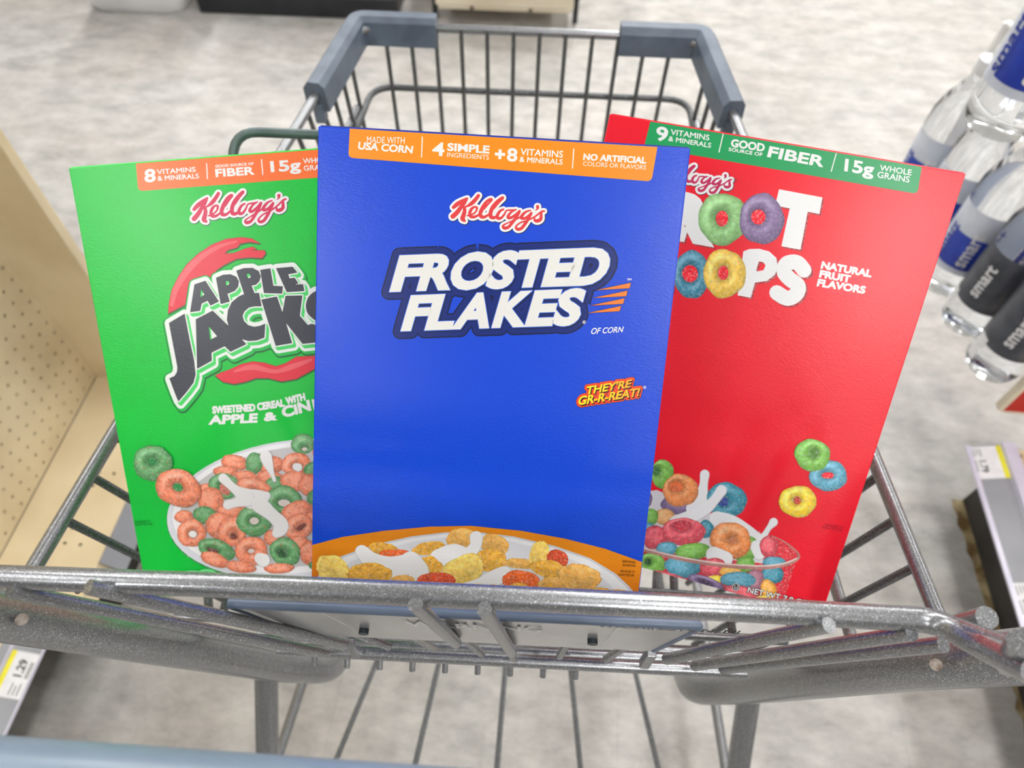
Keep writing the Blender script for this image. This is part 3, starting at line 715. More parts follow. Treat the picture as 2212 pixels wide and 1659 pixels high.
    def outline(s, loops, r, col, shift=(0, 0)):
        """fat round-cornered outline about closed loops"""
        for lp in loops:
            n = len(lp)
            for i in range(n):
                (a, b_), (x, y) = lp[i], lp[(i+1) % n]; a += shift[0]; x += shift[0]; b_ += shift[1]; y += shift[1]
                s.disc(a, b_, r, col, 18 if r > 5 else 10); l = math.hypot(x-a, y-b_)
                if l > 1e-6:
                    nx, ny = -(y-b_)/l*r, (x-a)/l*r
                    s.put([(a+nx, b_+ny), (x+nx, y+ny), (x-nx, y-ny), (a-nx, b_-ny)], [(0, 1, 2, 3)], col)
    def shape(s, loops, col, shift=(0, 0)):
        s.poly([(x+shift[0], y+shift[1]) for x, y in loops[0]], col, [[(x+shift[0], y+shift[1]) for x, y in h] for h in loops[1:]], up=False)
    def glyphs(s, txt, quad, bold=.0):
        """outline data of a text stretched into quad BL, BR, TL, TR (photo px)"""
        vs, fs = text_flat(txt, 1, bold)
        x0, x1 = min(v[0] for v in vs), max(v[0] for v in vs); y0, y1 = min(v[1] for v in vs), max(v[1] for v in vs)
        if len(quad) == 3: quad = (*quad, (quad[1][0]+quad[2][0]-quad[0][0], quad[1][1]+quad[2][1]-quad[0][1]))
        A_, B_, C_, D_ = quad; out = []
        for x, y in vs:
            u, v = (x-x0)/(x1-x0), (y-y0)/(y1-y0)
            out.append(tuple(A_[i]*(1-u)*(1-v)+B_[i]*u*(1-v)+C_[i]*(1-u)*v+D_[i]*u*v for i in (0, 1)))
        return out, fs
    def text(s, txt, quad, col, bold=.035, r=0, rcol=None, up=True):
        hv = bold >= .04; vs, fs = s.glyphs(txt, quad, bold*.35 if hv else 0)
        if r: s.fat(vs, fs, r+.3, rcol); s.up()
        if hv: s.fat(vs, fs, .55 if bold < .058 else .85, col)
        elif bold >= .02: hv = True; s.fat(vs, fs, .28, col)
        if not hv: s.put(vs, fs, col, solo=True)
        if up: s.up()
    def fat(s, vs, fs, r, col, shift=(0, 0)):
        ec = {}
        for f in fs:
            for i in range(len(f)):
                e = (f[i], f[(i+1) % len(f)]); q = (min(e), max(e)); ec[q] = ec.get(q, 0)+1
        s.put([(x+shift[0], y+shift[1]) for x, y in vs], fs, col)
        for (i, j), c in ec.items():
            if c == 1:
                (a, b_), (x, y) = vs[i], vs[j]; a += shift[0]; x += shift[0]; b_ += shift[1]; y += shift[1]
                l = math.hypot(x-a, y-b_); r > .3 and s.disc(a, b_, r, col, 18 if r > 5 else 10 if r > 1 else 6)
                if l > 1e-6:
                    nx, ny = -(y-b_)/l*r, (x-a)/l*r
                    s.put([(a+nx, b_+ny), (x+nx, y+ny), (x-nx, y-ny), (a-nx, b_-ny)], [(0, 1, 2, 3)], col)
    def ring(s, x, y, r, w, col):
        n = 20; p = [(x+(r+q)*cos(2*pi*k/n), y+(r+q)*sin(2*pi*k/n)) for q in (-w/2, w/2) for k in range(n)]
        s.put(p, [(k, (k+1) % n, n+(k+1) % n, n+k) for k in range(n)], col)
    def hoop(s, cx, cy, rx, ry, col, ang=0, hole=None, seed=0, specks=None, hcol=None, light=(-.5, -.7)):
        """printed picture of a ring of cereal; hole = (dx, dy, rx, ry) px"""
        rn = random.Random(seed+int(cx*7+cy)); n = 30
        ph = [rn.uniform(0, 6.28) for _ in range(3)]
        ca, sa = cos(radians(ang)), sin(radians(ang)); pts = []; cols = []
        hx, hy, hrx, hry = hole or (0, 0, rx*.04, ry*.04)
        steps = [(0, .55), (.12, .72), (.32, 1.0), (.55, 1.12), (.8, .98), (.93, .8), (1, .62)] if hole else [(0, 1.15), (.3, 1.12), (.6, 1.02), (.85, .86), (1, .62)]
        for t, sh in steps:
            for k in range(n):
                a = 2*pi*k/n; wob = 1+.022*sin(3*a+ph[0])+.02*sin(5*a+ph[1])+.012*sin(9*a+ph[2])
                x = (hx+hrx*cos(a))*(1-t)+rx*cos(a)*t*wob; y = (hy+hry*sin(a))*(1-t)+ry*sin(a)*t*wob
                dx, dy = cos(a), sin(a); li = 1+.20*(dx*light[0]+dy*light[1])*(1 if t > .45 else -1 if hole else 0)
                jt = rn.uniform(.93, 1.07); q = sh*li*jt
                pts.append((cx+x*ca-y*sa, cy+x*sa+y*ca))
                cols.append(tuple(min(1, c*q+(.55*(q-1) if q > 1 else 0)) for c in col))
        fs = [(i*n+k, i*n+(k+1) % n, (i+1)*n+(k+1) % n, (i+1)*n+k) for i in range(len(steps)-1) for k in range(n)]
        if not hole: fs.append(tuple(range(n)))
        s.put(pts, fs, col, cols); s.up()
        if hole and hcol:
            s.put([(cx+(hx+hrx*1.02*cos(2*pi*k/n))*ca-(hy+hry*1.02*sin(2*pi*k/n))*sa, cy+(hx+hrx*1.02*cos(2*pi*k/n))*sa+(hy+hry*1.02*sin(2*pi*k/n))*ca) for k in range(n)], [tuple(range(n))], hcol); s.up()
        if specks:
            for _ in range(int(rx*ry/90)+3):
                a = rn.uniform(0, 6.28); t = rn.uniform(.45, .9)
                x, y = rx*cos(a)*t, ry*sin(a)*t; s.disc(cx+x*ca-y*sa, cy+x*sa+y*ca, rn.uniform(.5, 1.5), specks, 6)
            s.up()
    def blob(s, cx, cy, rx, ry, col, col2, ang=0, seed=0, rough=.1, sh=.72):
        """printed picture of a flake or berry"""
        rn = random.Random(seed+int(cx*3+cy*5)); n = 34; ca, sa = cos(radians(ang)), sin(radians(ang)); pts = []; cols = []
        prev = 1; wv = []
        for k in range(n): prev = .6*prev+.4*rn.uniform(1-rough*2, 1+rough*2); wv.append(prev)
        for t in (0, .35, .6, .8, .92, 1):
            for k in range(n):
                a = 2*pi*k/n; x, y = rx*cos(a)*t*wv[k], ry*sin(a)*t*wv[k]
                m_ = rn.random()**1.4 if t > .3 else .5; q = (1.12 if t == .92 else sh if t == 1 else 1)*(1-.12*sin(a))
                pts.append((cx+x*ca-y*sa, cy+x*sa+y*ca)); cols.append(tuple(min(1, (c*(1-m_)+d*m_)*q) for c, d in zip(col, col2)))
        fs = [(i*n+k, i*n+(k+1) % n, (i+1)*n+(k+1) % n, (i+1)*n+k) for i in range(5) for k in range(n)]
        s.put(pts, fs, col, cols); s.up()
WHITE = (.86, .86, .85)
LOGO = [
 [(180, 442, 34), (260, 375, 44), (370, 310, 36), (455, 262, 20)],
 [(458, 262, 18), (400, 345, 38), (330, 440, 40), (250, 545, 46), (168, 622, 48)],
 [(678, 208, 34), (620, 285, 38), (545, 362, 40), (465, 412, 24), (400, 432, 14)],
 [(398, 445, 30), (402, 520, 38), (378, 610, 44), (362, 670, 46), (405, 712, 24)],
 [(452, 608, 14), (540, 588, 18), (622, 530, 18), (648, 455, 24), (605, 432, 20), (540, 475, 30), (505, 560, 32), (525, 620, 34), (595, 632, 28), (680, 592, 20), (760, 520, 16)],
 [(785, 480, 16), (880, 365, 20), (940, 290, 26), (905, 280, 22), (835, 335, 30), (760, 450, 38), (715, 560, 38), (735, 625, 38), (805, 632, 28), (885, 580, 20)],
 [(985, 468, 16), (1080, 345, 22), (1160, 255, 30), (1120, 262, 22), (1040, 335, 30), (960, 440, 38), (920, 550, 40), (925, 628, 40), (990, 648, 32), (1050, 610, 20)],
 [(1178, 482, 18), (1110, 515, 26), (1055, 600, 32), (1065, 655, 34), (1125, 655, 26), (1190, 585, 20), (1235, 508, 16), (1300, 498, 18), (1372, 500, 20), (1430, 486, 14)],
 [(1400, 500, 14), (1340, 530, 20), (1280, 595, 28), (1270, 642, 32), (1325, 648, 28), (1420, 585, 24), (1498, 515, 24), (1440, 625, 32), (1355, 740, 32), (1275, 835, 30), (1190, 852, 34), (1168, 805, 20), (1262, 752, 14), (1400, 692, 18), (1500, 640, 18), (1560, 600, 16)],
 [(1715, 502, 14), (1625, 530, 22), (1550, 600, 32), (1535, 655, 32), (1600, 660, 28), (1680, 605, 24), (1732, 555, 24), (1680, 655, 30), (1610, 765, 32), (1530, 862, 32), (1450, 876, 30), (1425, 825, 20), (1505, 752, 16), (1640, 705, 18), (1780, 640, 18), (1870, 575, 18), (1935, 528, 20), (1985, 518, 20)],
 [(1930, 545, 22), (1925, 610, 30), (1915, 680, 34), (1850, 712, 36), (1795, 695, 26), (1800, 655, 12)],
 [(1855, 428, 34), (1855, 465, 22), (1815, 500, 8)]]
def affine(src, dst):
    m = Matrix([(x, y, 1) for x, y in src]); mi = m.inverted()
    a = mi @ V([d[0] for d in dst]); b = mi @ V([d[1] for d in dst])
    return (lambda x, y: (a[0]*x+a[1]*y+a[2], b[0]*x+b[1]*y+b[2])), math.sqrt(abs(a[0]*b[1]-a[1]*b[0]))
def logo(bx, T, sc, red):
    bx.begin()
    for st in LOGO: bx.stroke(st, (.02, .02, .05), grow=5.3, T=lambda x, y: tuple(q+1.0 for q in T(x, y)), scale=sc, up=False)
    bx.up()
    for st in LOGO: bx.stroke(st, WHITE, grow=4.7, T=T, scale=sc, up=False)
    bx.up()
    for st in LOGO: bx.stroke(st, red, T=T, scale=sc, up=False)
    bx.up(); bx.end('brand_logo')
def rbanner(bx, tl, bl, br, tr, col, rc=11):
    def corner(p, a, b):
        p = V(p); a = (V(a)-p).normalized()*rc; b = (V(b)-p).normalized()*rc
        return [tuple(p+a*(1-t)**2+b*t*t) for t in [k/6 for k in range(7)]]
    bx.poly([tl]+corner(bl, tl, br)+corner(br, bl, tr)+[tr], col)
GB = S((14, 80, 226)); 

# ---- blue box (in front)
blueD = to_world(V((568-CX, 8266-CY, FPX))).normalized(); a, b = ray(687, 272), ray(1492, 320)
kk = a.dot(blueD)/b.dot(blueD); s_ = .193/(b*kk-a).length; TLb = CAM+a*s_; Wb = (b*kk-a).normalized()
BLUE = S((0, 70, 214))
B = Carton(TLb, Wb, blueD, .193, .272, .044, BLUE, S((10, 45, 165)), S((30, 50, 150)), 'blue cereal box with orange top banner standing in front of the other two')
ORANGE = S((250, 146, 16))
c3 = lambda x, y: (670+x/2.665, 240+y/2.665)
Q3 = lambda *p: tuple(c3(*q) for q in p)
B.begin(); rbanner(B, c3(229, 60), c3(220, 268), c3(1965, 405), c3(2001, 190), ORANGE)
w = WHITE
for t, q, bo in (('MADE WITH', ((325, 183), (543, 188), (328, 146)), .01), ('USA CORN', ((275, 219), (587, 243), (281, 178)), .04),
             ('4', ((703, 254), (770, 259), (707, 178)), .05), ('SIMPLE', ((790, 228), (1030, 244), (793, 184)), .05), ('INGREDIENTS', ((788, 264), (1028, 280), (790, 237)), .01),
             ('+', ((1064, 273), (1119, 276), (1067, 221)), .06), ('8', ((1133, 288), (1190, 292), (1137, 212)), .05), ('VITAMINS', ((1210, 253), (1453, 268), (1214, 215)), .02), ('& MINERALS', ((1205, 292), (1452, 308), (1208, 262)), .02),
             ('NO ARTIFICIAL', ((1572, 281), (1932, 302), (1576, 245)), .045), ('COLORS OR FLAVORS', ((1570, 314), (1932, 337), (1573, 289)), .015)):
    B.text(t, Q3(*q), w, bo, up=False)
for p, q in (((646, 150), (641, 265)), ((1518, 218), (1510, 328))): B.stroke([(*c3(*p), 1.1), (*c3(*q), 1.1)], w, n=1, up=False)
B.up(); B.end('vitamin_banner')
sc = 240/2212; T = lambda x, y: (960+x*sc, 400+y*sc); logo(B, T, sc, S((226, 62, 66)))
# title
def title(bx, word, spans, quad, layers, bold, cx=1):
    BLq, BRq, TLq, TRq = [V(q) for q in quad]; data = []
    for ch, (u0, u1, y0, y1) in zip(word, spans):
        f = lambda u, v: tuple(BLq*(1-u)*(1-v)+BRq*u*(1-v)+TLq*(1-u)*v+TRq*u*v)
        data.append(bx.glyphs(ch, (f(u0, y0), f(u1, y0), f(u0, y1), f(u1, y1)), bold))
    return data
sx = lambda a: (a-455)/1180
T1 = title(B, 'FROSTED', [(0, .132, 0, 1), (.131, .297, 0, 1), (.276, .480, -.02, 1.02), (.462, .592, -.02, 1.02), (.582, .757, 0, 1), (.736, .880, 0, 1), (.862, 1.045, 0, 1)], Q3((455, 1042), (1640, 1003), (515, 830), (1700, 783)), None, .05)
T2 = title(B, 'FLAKES', [(0, .140, 0, 1), (.135, .292, 0, 1), (.285, .503, 0, 1), (.515, .710, 0, 1), (.702, .860, 0, 1), (.852, 1.005, -.02, 1.02)], Q3((520, 1268), (1535, 1232), (580, 1060), (1597, 1020)), None, .05)
B.begin(); ALL = T1+T2
for r, col, sh in ((17.0, S((0, 12, 60)), (0, 0)), (14.2, S((2, 36, 118)), (0, 0)), (4.2, S((2, 20, 80)), (0, 0))):
    for vs, fs in ALL: B.fat(vs, fs, r, col, sh)
    B.up()
for vs, fs in ALL: B.fat(vs, fs, .4, S((2, 14, 56)), (3.5, 3.8))
B.up()
for vs, fs in ALL: B.fat(vs, fs, 2.0, S((24, 84, 196)))
B.up()
for vs, fs in ALL: B.put(vs, fs, (.80, .80, .77), solo=True)
B.up()
for q in ([(1650, 1030), (1846, 989), (1838, 1019)], [(1632, 1075), (1827, 1034), (1819, 1065)], [(1615, 1119), (1810, 1078), (1801, 1109)], [(1598, 1162), (1790, 1122), (1781, 1151)]):
    p = [c3(*k) for k in q]; B.outline([p], 1.0, S((6, 30, 100))); B.up(); B.poly(p, S((250, 128, 40)))
B.text('TM', Q3((1824, 974), (1848, 974), (1825, 964)), w, .02, up=False)
B.text('OF CORN', Q3((1614, 1284), (1796, 1272), (1624, 1249), (1806, 1240)), w, .035, up=False)
B.ring(*c3(1578, 1215), 3.4, .8, w); B.text('R', Q3((1574, 1220), (1582, 1220), (1574, 1210)), w, .02); B.end('product_title')
# slogan
c5 = lambda x, y: (1230+x/11.64, 800+y/11.64)
g1 = B.glyphs("THEY'RE", (c5(402, 612), c5(1525, 425), c5(440, 395), c5(1585, 212)), .03)
g2 = B.glyphs("GR-R-REAT!", (c5(205, 882), c5(1735, 648), c5(250, 648), c5(1790, 430)), .03)
B.begin()
for r, col, sh in ((5.8, S((20, 10, 60)), (.5, .5)), (4.9, S((255, 96, 70)), (.3, .4)), (4.0, S((240, 62, 14)), (.3, .5))):
    for vs, fs in (g1, g2): B.fat(vs, fs, r, col, sh)
    B.up()
for vs, fs in (g1, g2): B.fat(vs, fs, .3, S((60, 8, 4)), (2.1, 2.5))
B.up()
for vs, fs in (g1, g2):
    x0 = min(v[0] for v in vs); x1 = max(v[0] for v in vs)
    c0, c1_ = S((255, 232, 20)), S((252, 176, 40))
    B.put(vs, fs, None, [tuple(a_*(1-(v[0]-x0)/(x1-x0))+b_2*(v[0]-x0)/(x1-x0) for a_, b_2 in zip(c0, c1_)) for v in vs])
B.up(); B.ring(*c5(1892, 425), 3.0, .7, w); B.text('R', Q3(*[((q[0]-670)*2.665, (q[1]-240)*2.665) for q in (c5(1880, 440), c5(1904, 440), c5(1880, 410))]), w, .02)
B.end('slogan')
# bowl of flakes on an orange ground
c4 = lambda x, y: (670+x/2.731, 1000+y/2.731)
B.begin()
og = [c4(*p) for p in ((0, 481), (195, 435), (430, 400), (700, 375), (950, 370), (1250, 400), (1500, 445), (1740, 505), (1958, 583), (1958, 1150), (0, 1150))]
tr = tessellate_polygon([[V((x, y, 0)) for x, y in og]])
B.put(og, [tuple(t) for t in tr], None, [S((232, 140, 14))]*9+[S((196, 84, 8))]*2); B.up()
B.end('orange_ground')
B.begin()
rimp = [(1985, 900), (1935, 790), (1880, 725), (1800, 650), (1650, 560), (1450, 490), (1200, 432), (1000, 408), (800, 408), (600, 432), (400, 475), (180, 550), (60, 640), (-40, 760)]
B.poly([c4(*p) for p in rimp+[(0, 1150), (1958, 1150)]], S((206, 208, 214)))
B.poly([c4(x+(950-x)*.012, y+10) for x, y in rimp]+[c4(20, 1150), c4(1940, 1150)], S((236, 237, 240)))
B.poly([c4(x+(950-x)*.085, y+28) for x, y in rimp]+[c4(60, 1150), c4(1800, 1150)], S((222, 223, 228)))
YL, YD, YP = S((240, 190, 70)), S((214, 140, 26)), S((250, 222, 120))
def flake(x, y, rx, ry, a=0, c=0): B.blob(*c4(x, y), rx/2.731, ry/2.731, (YL, YP, S((226, 160, 60)))[c], (YD, YL, S((240, 196, 110)))[c], a, rough=.09)
def berry(x, y, rx, ry, a=0, c=0): B.blob(*c4(x, y), rx/2.731, ry/2.731, (S((226, 92, 30)), S((206, 62, 28)))[c], (S((236, 112, 36)), S((224, 92, 40)))[c], a, rough=.05)
def milk(pts): B.stroke([(*c4(x, y), r/2.731) for x, y, r in pts], S((196, 200, 208)), grow=1.0); B.stroke([(*c4(x, y-2), r/2.731) for x, y, r in pts], S((243, 243, 243)))
flake(900, 455, 100, 75, 0, 2); flake(1085, 480, 88, 62, 25, 2); flake(435, 510, 88, 42, 8); berry(515, 553, 118, 44, 5); flake(700, 503, 102, 40, -12)
flake(1065, 575, 92, 72, 10); flake(1240, 592, 110, 30, 5, 2); flake(1350, 535, 58, 82, 25, 1); berry(1460, 565, 66, 54, 20, 1); flake(1410, 625, 112, 52, 12)
milk([(980, 440, 38), (975, 490, 32), (925, 540, 40), (850, 540, 62), (760, 560, 52)]); flake(710, 605, 76, 55, 25, 0)
milk([(305, 522, 38), (370, 580, 50), (470, 615, 62), (560, 600, 60), (600, 565, 42), (640, 640, 60), (640, 690, 50)])
flake(140, 625, 108, 78, 25, 1); flake(350, 655, 132, 66, 0, 0); flake(545, 692, 74, 34, 0, 2)
flake(905, 630, 135, 88, -22, 1); berry(745, 695, 118, 52, 0, 1)
milk([(1145, 650, 42), (1070, 690, 50), (1010, 725, 48), (940, 760, 60)]); berry(1245, 695, 112, 62, 5)
flake(1470, 715, 130, 48, 0, 2); flake(1590, 675, 128, 82, 10, 2); flake(1230, 730, 60, 26); flake(1820, 765, 58, 22, 0, 2); flake(985, 728, 42, 20, 0, 1)
for k in range(16): flake(150+k*105, 800+(k % 3)*70, 95, 62, k*37 % 90, k % 3)
B.end('bowl_picture', M_photo)
B.begin(); ink = S((40, 18, 6))
for t, x0, x1, y in (('SERVING', 1841, 1919, 590), ('SUGGESTION', 1843, 1919, 611), ('ENLARGED TO', 1832, 1914, 647), ('SHOW TEXTURE', 1820, 1912, 668)):
    B.text(t, (c4(x0, y-5), c4(x1, y), c4(x0, y-19)), ink, .0, up=False)
B.text('TM', (c4(176, 416), c4(197, 416), c4(176, 407)), (.01, .02, .1), .0); B.end('small_print')

# ---- green box (left)
G_k = 1.022
gTL = CAM+(V((-0.285, .3452, .9657))-CAM)*G_k
GREEN = S((0, 196, 62))
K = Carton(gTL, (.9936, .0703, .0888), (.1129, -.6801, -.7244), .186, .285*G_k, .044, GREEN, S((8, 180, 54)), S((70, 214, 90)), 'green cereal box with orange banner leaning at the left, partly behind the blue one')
c1 = lambda x, y: (140+x/3.95, 300+y/3.95)
Q1 = lambda *p: tuple(c1(*q) for q in p)
K.begin(); rbanner(K, c1(602, 180), c1(627, 446), c1(2560, 300), c1(2560, 30), S((250, 116, 48)))
for t, q, bo in (('8', ((683, 372), (775, 365), (680, 262)), .05), ('VITAMINS', ((790, 303), (1118, 280), (785, 262)), .03), ('& MINERALS', ((795, 358), (1146, 336), (790, 318)), .03),
                 ('GOOD SOURCE OF', ((1286, 245), (1612, 222), (1284, 223)), .02), ('FIBER', ((1290, 325), (1618, 303), (1284, 259)), .05),
                 ('15g', ((1764, 312), (2018, 294), (1752, 193)), .05), ('WHOLE', ((2037, 211), (2262, 196), (2032, 168)), .03), ('GRAINS', ((2042, 272), (2282, 256), (2037, 230)), .03)):
    K.text(t, Q1(*q), w, bo, up=False)
for p, q in (((1210, 212), (1217, 340)), ((1678, 177), (1690, 305))): K.stroke([(*c1(*p), 1.1), (*c1(*q), 1.1)], w, n=1, up=False)
K.up(); K.end('vitamin_banner')
T, sc = affine(((170, 640), (1990, 520), (680, 200)), (c1(1105, 690), c1(1888, 515), c1(1312, 462))); logo(K, T, sc, S((214, 36, 84)))
ca = lambda x, y: (340+x/6.32, 480+y/6.32); cb_ = lambda x, y: (340+x/6.32, 660+y/6.32)
AL = [[ca(*p) for p in q] for q in ([(512, 852), (655, 805), (835, 1080), (728, 1132), (690, 1065), (602, 1108), (582, 1205), (455, 1222)],)]
LET = [
 ([ca(*p) for p in [(512, 852), (655, 805), (835, 1080), (728, 1132), (690, 1065), (602, 1108), (582, 1205), (455, 1222)]], [ca(*p) for p in [(592, 900), (583, 1032), (652, 990)]]),
 ([ca(*p) for p in [(808, 762), (900, 722), (1000, 716), (1075, 748), (1110, 810), (1100, 880), (1055, 935), (952, 975), (985, 1080), (870, 1112)]], [ca(*p) for p in [(930, 802), (970, 795), (992, 822), (980, 855), (936, 874)]]),
 ([ca(*p) for p in [(1085, 665), (1180, 632), (1300, 628), (1380, 670), (1408, 740), (1390, 802), (1345, 848), (1280, 862), (1335, 1000), (1200, 1010)]], [ca(*p) for p in [(1212, 702), (1255, 697), (1285, 730), (1270, 765), (1234, 774)]]),
 ([ca(*p) for p in [(1410, 655), (1540, 635), (1580, 872), (1710, 880), (1700, 970), (1460, 962)]],),
 ([ca(*p) for p in [(1628, 632), (1845, 612), (1905, 685), (1782, 706), (1802, 772), (1872, 762), (1918, 832), (1835, 858), (1985, 850), (2002, 935), (1770, 950)]],),
 ([cb_(*p) for p in [(165, 240), (370, 118), (440, 480), (500, 760), (518, 940), (490, 1050), (410, 1160), (290, 1300), (240, 1180), (172, 995), (240, 965), (275, 905), (280, 840)]],),
 ([cb_(*p) for p in [(532, 190), (755, 75), (975, 285), (1210, 525), (1000, 625), (920, 550), (735, 640), (740, 750), (548, 855)]], [cb_(*p) for p in [(697, 270), (825, 420), (720, 475)]]),
 ([ca(*p) for p in [(1200, 980), (1110, 1020), (1020, 1095), (970, 1200), (955, 1330), (985, 1440), (1060, 1530), (1150, 1590), (1250, 1618), (1360, 1608), (1458, 1572), (1468, 1392), (1400, 1420), (1320, 1432), (1240, 1410), (1180, 1350), (1160, 1280), (1185, 1215), (1250, 1160), (1330, 1143), (1418, 1143), (1385, 970)]],),
 ([cb_(*p) for p in [(1425, -78), (1630, -118), (1710, 112), (1755, -128), (1975, -133), (1940, 140), (2200, 440), (2200, 495), (1985, 518), (1745, 215), (1835, 508), (1620, 545)]],)]
Sst = [(*ca(x, y), 15) for x, y in ((2420, 1060), (2280, 1010), (2150, 1060), (2130, 1190), (2260, 1300), (2380, 1400), (2360, 1540), (2220, 1570), (2110, 1480))]
K.begin()
RS, RS2 = S((228, 46, 66)), S((236, 96, 104))
sw1 = [ca(*p) for p in [(150, 1245), (160, 1100), (200, 920), (290, 740), (400, 580), (560, 430), (740, 310), (940, 230), (1150, 207), (1290, 225), (1400, 288), (1250, 268), (1130, 292), (1090, 345), (960, 380), (915, 432), (1050, 420), (1200, 362), (1300, 337), (1350, 362), (1270, 385), (1460, 385), (1480, 425), (1430, 490), (1260, 480), (1080, 500), (900, 590), (800, 660), (760, 900), (390, 1120)]]
sw2 = [cb_(*p) for p in [(790, 955), (880, 912), (1000, 870), (1150, 800), (1300, 765), (1450, 780), (1620, 830), (1750, 790), (1900, 700), (2140, 690), (2400, 560), (2400, 720), (2100, 890), (1900, 1000), (1700, 1035), (1520, 990), (1350, 990), (1200, 1040), (1050, 1070), (900, 1040)]]
for sw in (sw1, sw2): K.outline([sw], 1.8, S((10, 110, 50)), (1.2, 2.0))
K.up()
for sw in (sw1, sw2): K.outline([sw], .7, S((150, 20, 30)))
K.up()
for sw in (sw1, sw2): K.poly(sw, RS)
K.stroke([(*ca(*p), r) for *p, r in ((200, 1130, 4), (260, 900, 6), (420, 650, 7), (620, 460, 6), (850, 330, 4), (1080, 262, 2))], RS2)
K.stroke([(*cb_(*p), r) for *p, r in ((1050, 900, 2), (1300, 840, 6), (1600, 900, 4), (1850, 830, 6), (2100, 740, 3))], RS2)
for r, col, sh in ((14, S((6, 96, 44)), ((0, 1), (5, 8), (9, 13))), (12.5, S((22, 188, 76)), ((0, 0), (5, 7), (8, 11))), (10, (.84, .87, .84), ((0, 0), (3, 4), (5, 7))), (4.8, S((70, 214, 104)), ((3, 3.6), (5, 6))), (3.6, (.84, .87, .84), ((0, 0),))):
    for s2 in sh:
        for lp in LET: K.outline(lp[:1], r, col, s2); (K.shape(lp[:1], col, s2) if r > 9 else K.shape(lp, col, s2))
        K.stroke(Sst, col, grow=r, T=lambda x, y: (x+s2[0], y+s2[1]), up=False)
    K.up()
DK = S((62, 66, 76))
for lp in LET: K.outline(lp, .9, S((30, 32, 40)))
K.up()
for lp in LET: K.shape(lp, DK)
K.stroke(Sst, DK)
K.end('product_title')
K.begin()
QB = lambda *p: tuple(cb_(*q) for q in p)
for t, q, bo in (('SWEETENED', ((758, 1475), (1338, 1438), (752, 1378)), .06), ('CEREAL', ((1372, 1432), (1738, 1375), (1360, 1335)), .06), ('WiTH', ((1765, 1352), (2022, 1290), (1748, 1258)), .06),
                 ('APPLE', ((705, 1622), (1362, 1592), (715, 1502)), .07), ('&', ((1462, 1580), (1632, 1560), (1456, 1468)), .07), ('CiN', ((1722, 1532), (2100, 1430), (1690, 1390)), .07), ('NAMON', ((2140, 1420), (2720, 1250), (2110, 1285)), .07)):
    K.text(t, QB(*q), w, bo, up=False)
K.up(); K.end('flavour_text')
c2 = lambda x, y: (140+x/2.675, 700+y/2.675); q2 = 1/2.675
K.begin()
def ell(cx, cy, rx, ry, a=0, n=60):
    ca_, sa_ = cos(radians(a)), sin(radians(a))
    return [c2(cx+rx*cos(2*pi*k/n)*ca_-ry*sin(2*pi*k/n)*sa_, cy+rx*cos(2*pi*k/n)*sa_+ry*sin(2*pi*k/n)*ca_) for k in range(n)]
K.poly(ell(1350, 1078, 765, 405, -6), S((20, 150, 70))); K.poly(ell(1350, 1070, 762, 402, -6), S((222, 224, 232))); K.poly(ell(1356, 1058, 735, 378, -6), S((246, 246, 248)))
K.poly(ell(1362, 1052, 700, 346, -6), S((206, 204, 204)))
OR, GR, SPK = S((242, 138, 100)), S((92, 160, 96)), S((206, 60, 60))
def hp(x, y, rx, ry, c, a=0, hole=None, hc=None):
    K.hoop(*c2(x, y), rx*q2, ry*q2, (OR, GR)[c], a, hole and tuple(v*q2 for v in hole), specks=SPK, hcol=hc)
def mk(pts): K.stroke([(*c2(x, y), r*q2) for x, y, r in pts], S((206, 208, 212)), grow=.8); K.stroke([(*c2(x-1, y-2), r*q2) for x, y, r in pts], S((244, 243, 242)))
MH = S((226, 214, 206)); BD = S((120, 60, 50)); GD = S((40, 90, 50))
